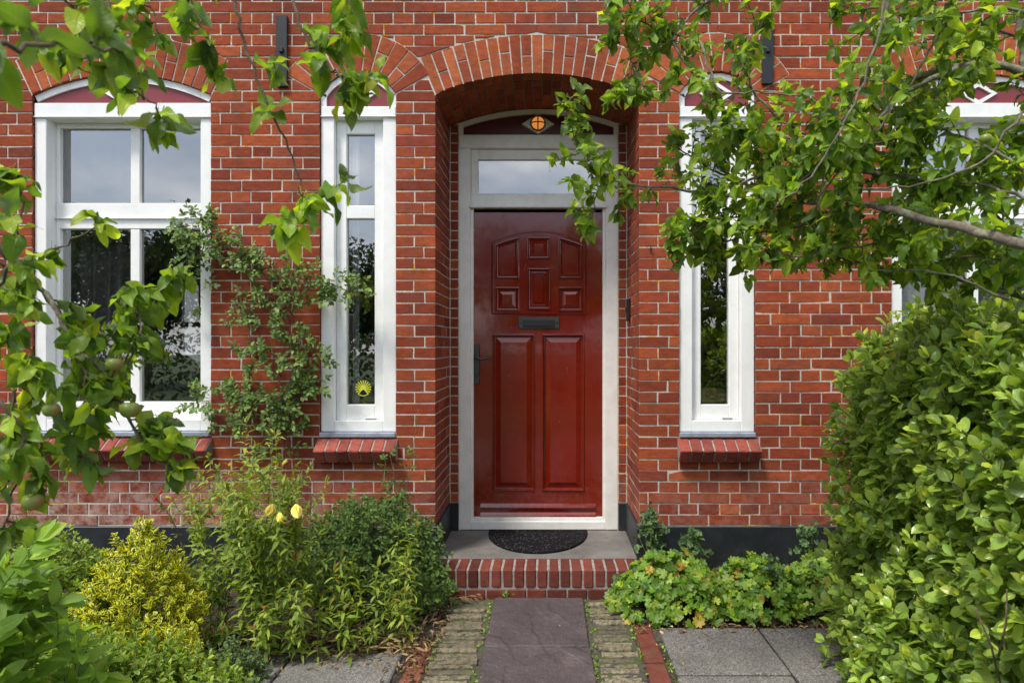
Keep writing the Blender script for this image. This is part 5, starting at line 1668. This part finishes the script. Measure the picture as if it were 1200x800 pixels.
columbine('blue-green columbine rising from the geraniums before the black plinth', X0(812, -.2), -.2, .36, 30)
columbine('blue-green columbine next to the left edge of the hedge', X0(948, -.16), -.16, .40, 22)
columbine('small blue-green columbine sunk among the middle geraniums', X0(905, -.42), -.42, .28, 14)
# weeds in the joints, litter, dry frond
lv = Leaves()
spots = [(594, 692, -.21, 26, .02)]
for a, b, y, n_, s_ in spots:
    for i in range(n_):
        p = W(a, b, y) ; lv.add((p.x + random.gauss(0, s_), p.y + random.gauss(0, .01) - .01, abs(random.gauss(0, .02)) + .005), rv(1) + Vector((0, 0, .6)), Vector((0, -.3, 1)) + rv(.4), random.uniform(.012, .024), random.random())
for xj, sd in ((-.298, .010), (.218, .010), (.420, .006), (-.515, .006), (.535, .006)):
    for i in range(240):
        y = random.uniform(-2.4, -.25)
        if math.sin(y * 9 + xj * 20) < -.1 and random.random() < .8: continue
        lv.add((xj + random.gauss(0, sd), y, .002), rv(.6) + Vector((0, 0, .8)), Vector((0, -.5, 1)) + rv(.6), random.uniform(.008, .020), random.random())
tag(lv.build('joint_weeds', M['box_leaf'], None, 'ellip', .5, pet=0, seg=3), 'tiny green weeds growing in the joints of the path', 'weeds', kind='stuff')
lv = Leaves()
for i in range(900):
    if random.random() < .5: x, y = random.uniform(-1.7, -.52), random.gauss(-.82, .14)
    elif random.random() < .5: x, y = random.uniform(.42, 1.7), random.gauss(-.60, .04)
    else: x, y = random.uniform(-.62, -.5), random.uniform(-1.2, -.2)
    lv.add((x, y, random.uniform(.004, .022)), Vector((random.gauss(0, 1), random.gauss(0, 1), .1)), Vector((0, 0, 1)) + rv(.4), random.uniform(.018, .05), random.random())
for i in range(70):
    lv.add((random.uniform(-.5, .9), random.uniform(-1.3, -.25), .010), Vector((random.gauss(0, 1), random.gauss(0, 1), .05)), Vector((0, 0, 1)) + rv(.3), random.uniform(.008, .022), random.random())
ls = Leaves()
for i in range(260):
    ls.add((random.uniform(-1.55, -.58), random.gauss(-.84, .07), random.uniform(.006, .05)), Vector((random.gauss(0, 1), random.gauss(0, .7), .2)), Vector((0, 0, 1)) + rv(.4), random.uniform(.06, .14), random.uniform(.6, 1))
tag(ls.build('dry_straw', M['dead_leaf'], None, 'lance', .05, (.1, .9), (.1, 1.0), 0, 5), 'pale dry straw lying on the soil in front of the primrose', 'straw', kind='stuff')
tag(lv.build('leaf_litter', M['dead_leaf'], None, 'lance', .35, (.1, .9), (.3, 2.2), 0, 4), 'dry brown leaves and stalks lying on the soil by the paving', 'leaf litter', kind='stuff')
fr_ = empty('dry_frond', (X0(540, -.25), -.25, 0)); tag(fr_, 'dry rust-brown frond lying at the left foot of the brick step', 'dead leaf')
lv = Leaves(); mb = MB(); a = Vector((X0(512, -.28), -.30, .02)); b = Vector((X0(560, -.25), -.25, .035)); mb.tube([a, a.lerp(b, .5) + Vector((0, 0, .01)), b], .002, .001, 4); mb.build('stalk', M['redstem'], fr_)
for i in range(34):
    p = a.lerp(b, random.random()); lv.add(p, Vector((1, random.gauss(0, .35), random.gauss(.05, .1))), Vector((0, -.2, 1)) + rv(.3), random.uniform(.05, .09), random.uniform(.3, .8))
lv.build('blades', M['dead_leaf'], fr_, 'lance', .10, pet=0)

# ------------------------------------------------------------------ street side, seen in the panes: trees and a hedge behind the camera
def far_tree(label, x, y, h, r_, n, src=None):
    root = empty('street_tree', (x, y, 0)); tag(root, label, 'tree', 'trees across the street')
    if src:
        for ch_ in src.children:
            c = ch_.copy(); COL.objects.link(c); c.parent = root
        root.scale = (r_, r_, h); return root
    tr = MB(); tr.tube(curve([(x, y, 0), (x + .1, y, h * .3), (x - .1, y, h * .6)], 5), .16, .08, 8)
    lv = Leaves(); blobs = [(x + random.gauss(0, r_ * .45), y + random.gauss(0, r_ * .4), h * random.uniform(.38, .88), r_ * random.uniform(.25, .5)) for _ in range(26)]
    for bx, by, bz, b_r in blobs:
        tr.tube([(x, y, h * .45), (bx, by, bz)], .05, .015, 5)
        for _ in range(n // 26):
            d = rv(1).normalized() * b_r * random.random() ** .4
            lv.add((bx + d.x, by + d.y, bz + d.z * .8), rv(1), Vector((0, 0, 1)) + rv(.6), random.uniform(.14, .24), random.random())
    tr.build('trunk', M['bark'], root); lv.build('crown', M['far_leaf'], root, 'ovate', .7, pet=0, seg=2); return root
t1 = far_tree('broad street tree straight opposite the door, reflected in the panes', 0, -19, 5.6, 2.6, 15000)
t2 = far_tree('taller open-crowned street tree opposite, reflected in the right panes', 6.5, -18, 7.0, 2.2, 5200)
for lab, x, y, h, r_ in (('street tree left of the one opposite the door, a little lower', -5, -19.5, .88, 1.0),
        ('street tree opposite the wide left window, reflected in its lower panes', -10, -20, 1.08, 1.1),
        ('street tree at the left of the row across the street, second from the end', -14.5, -20.5, 1.12, 1.1),
        ('leftmost tree of the row across the street', -19.5, -21, 1.1, 1.15),
        ('street tree just right of the tall open-crowned one', 10.5, -20, 1.1, 1.1),
        ('rightmost tree of the row across the street', 15.5, -21, 1.15, 1.15)):
    far_tree(lab, x, y, h, r_, 0, t1)
def sd_far(p):
    return np.maximum(np.abs(p[:, 1] + 13) - .5, p[:, 2] - 1.7) + .1 * hn(p, 3)
hd = empty('street_hedge', (0, -13, 0)); tag(hd, 'long dark hedge across the front, seen only as a reflection', 'hedge')
lv = Leaves(); P_, Nr = shell(sd_far, (-18, -13.6, 0), (15, -12.4, 1.8), 12000, .25)
for p, nrm in zip(P_, Nr): lv.add(p, rv(1), Vector(nrm) + rv(.5), random.uniform(.10, .18), random.random())
lv.build('foliage', M['far_leaf'], hd, 'ovate', .7, pet=0, seg=2)
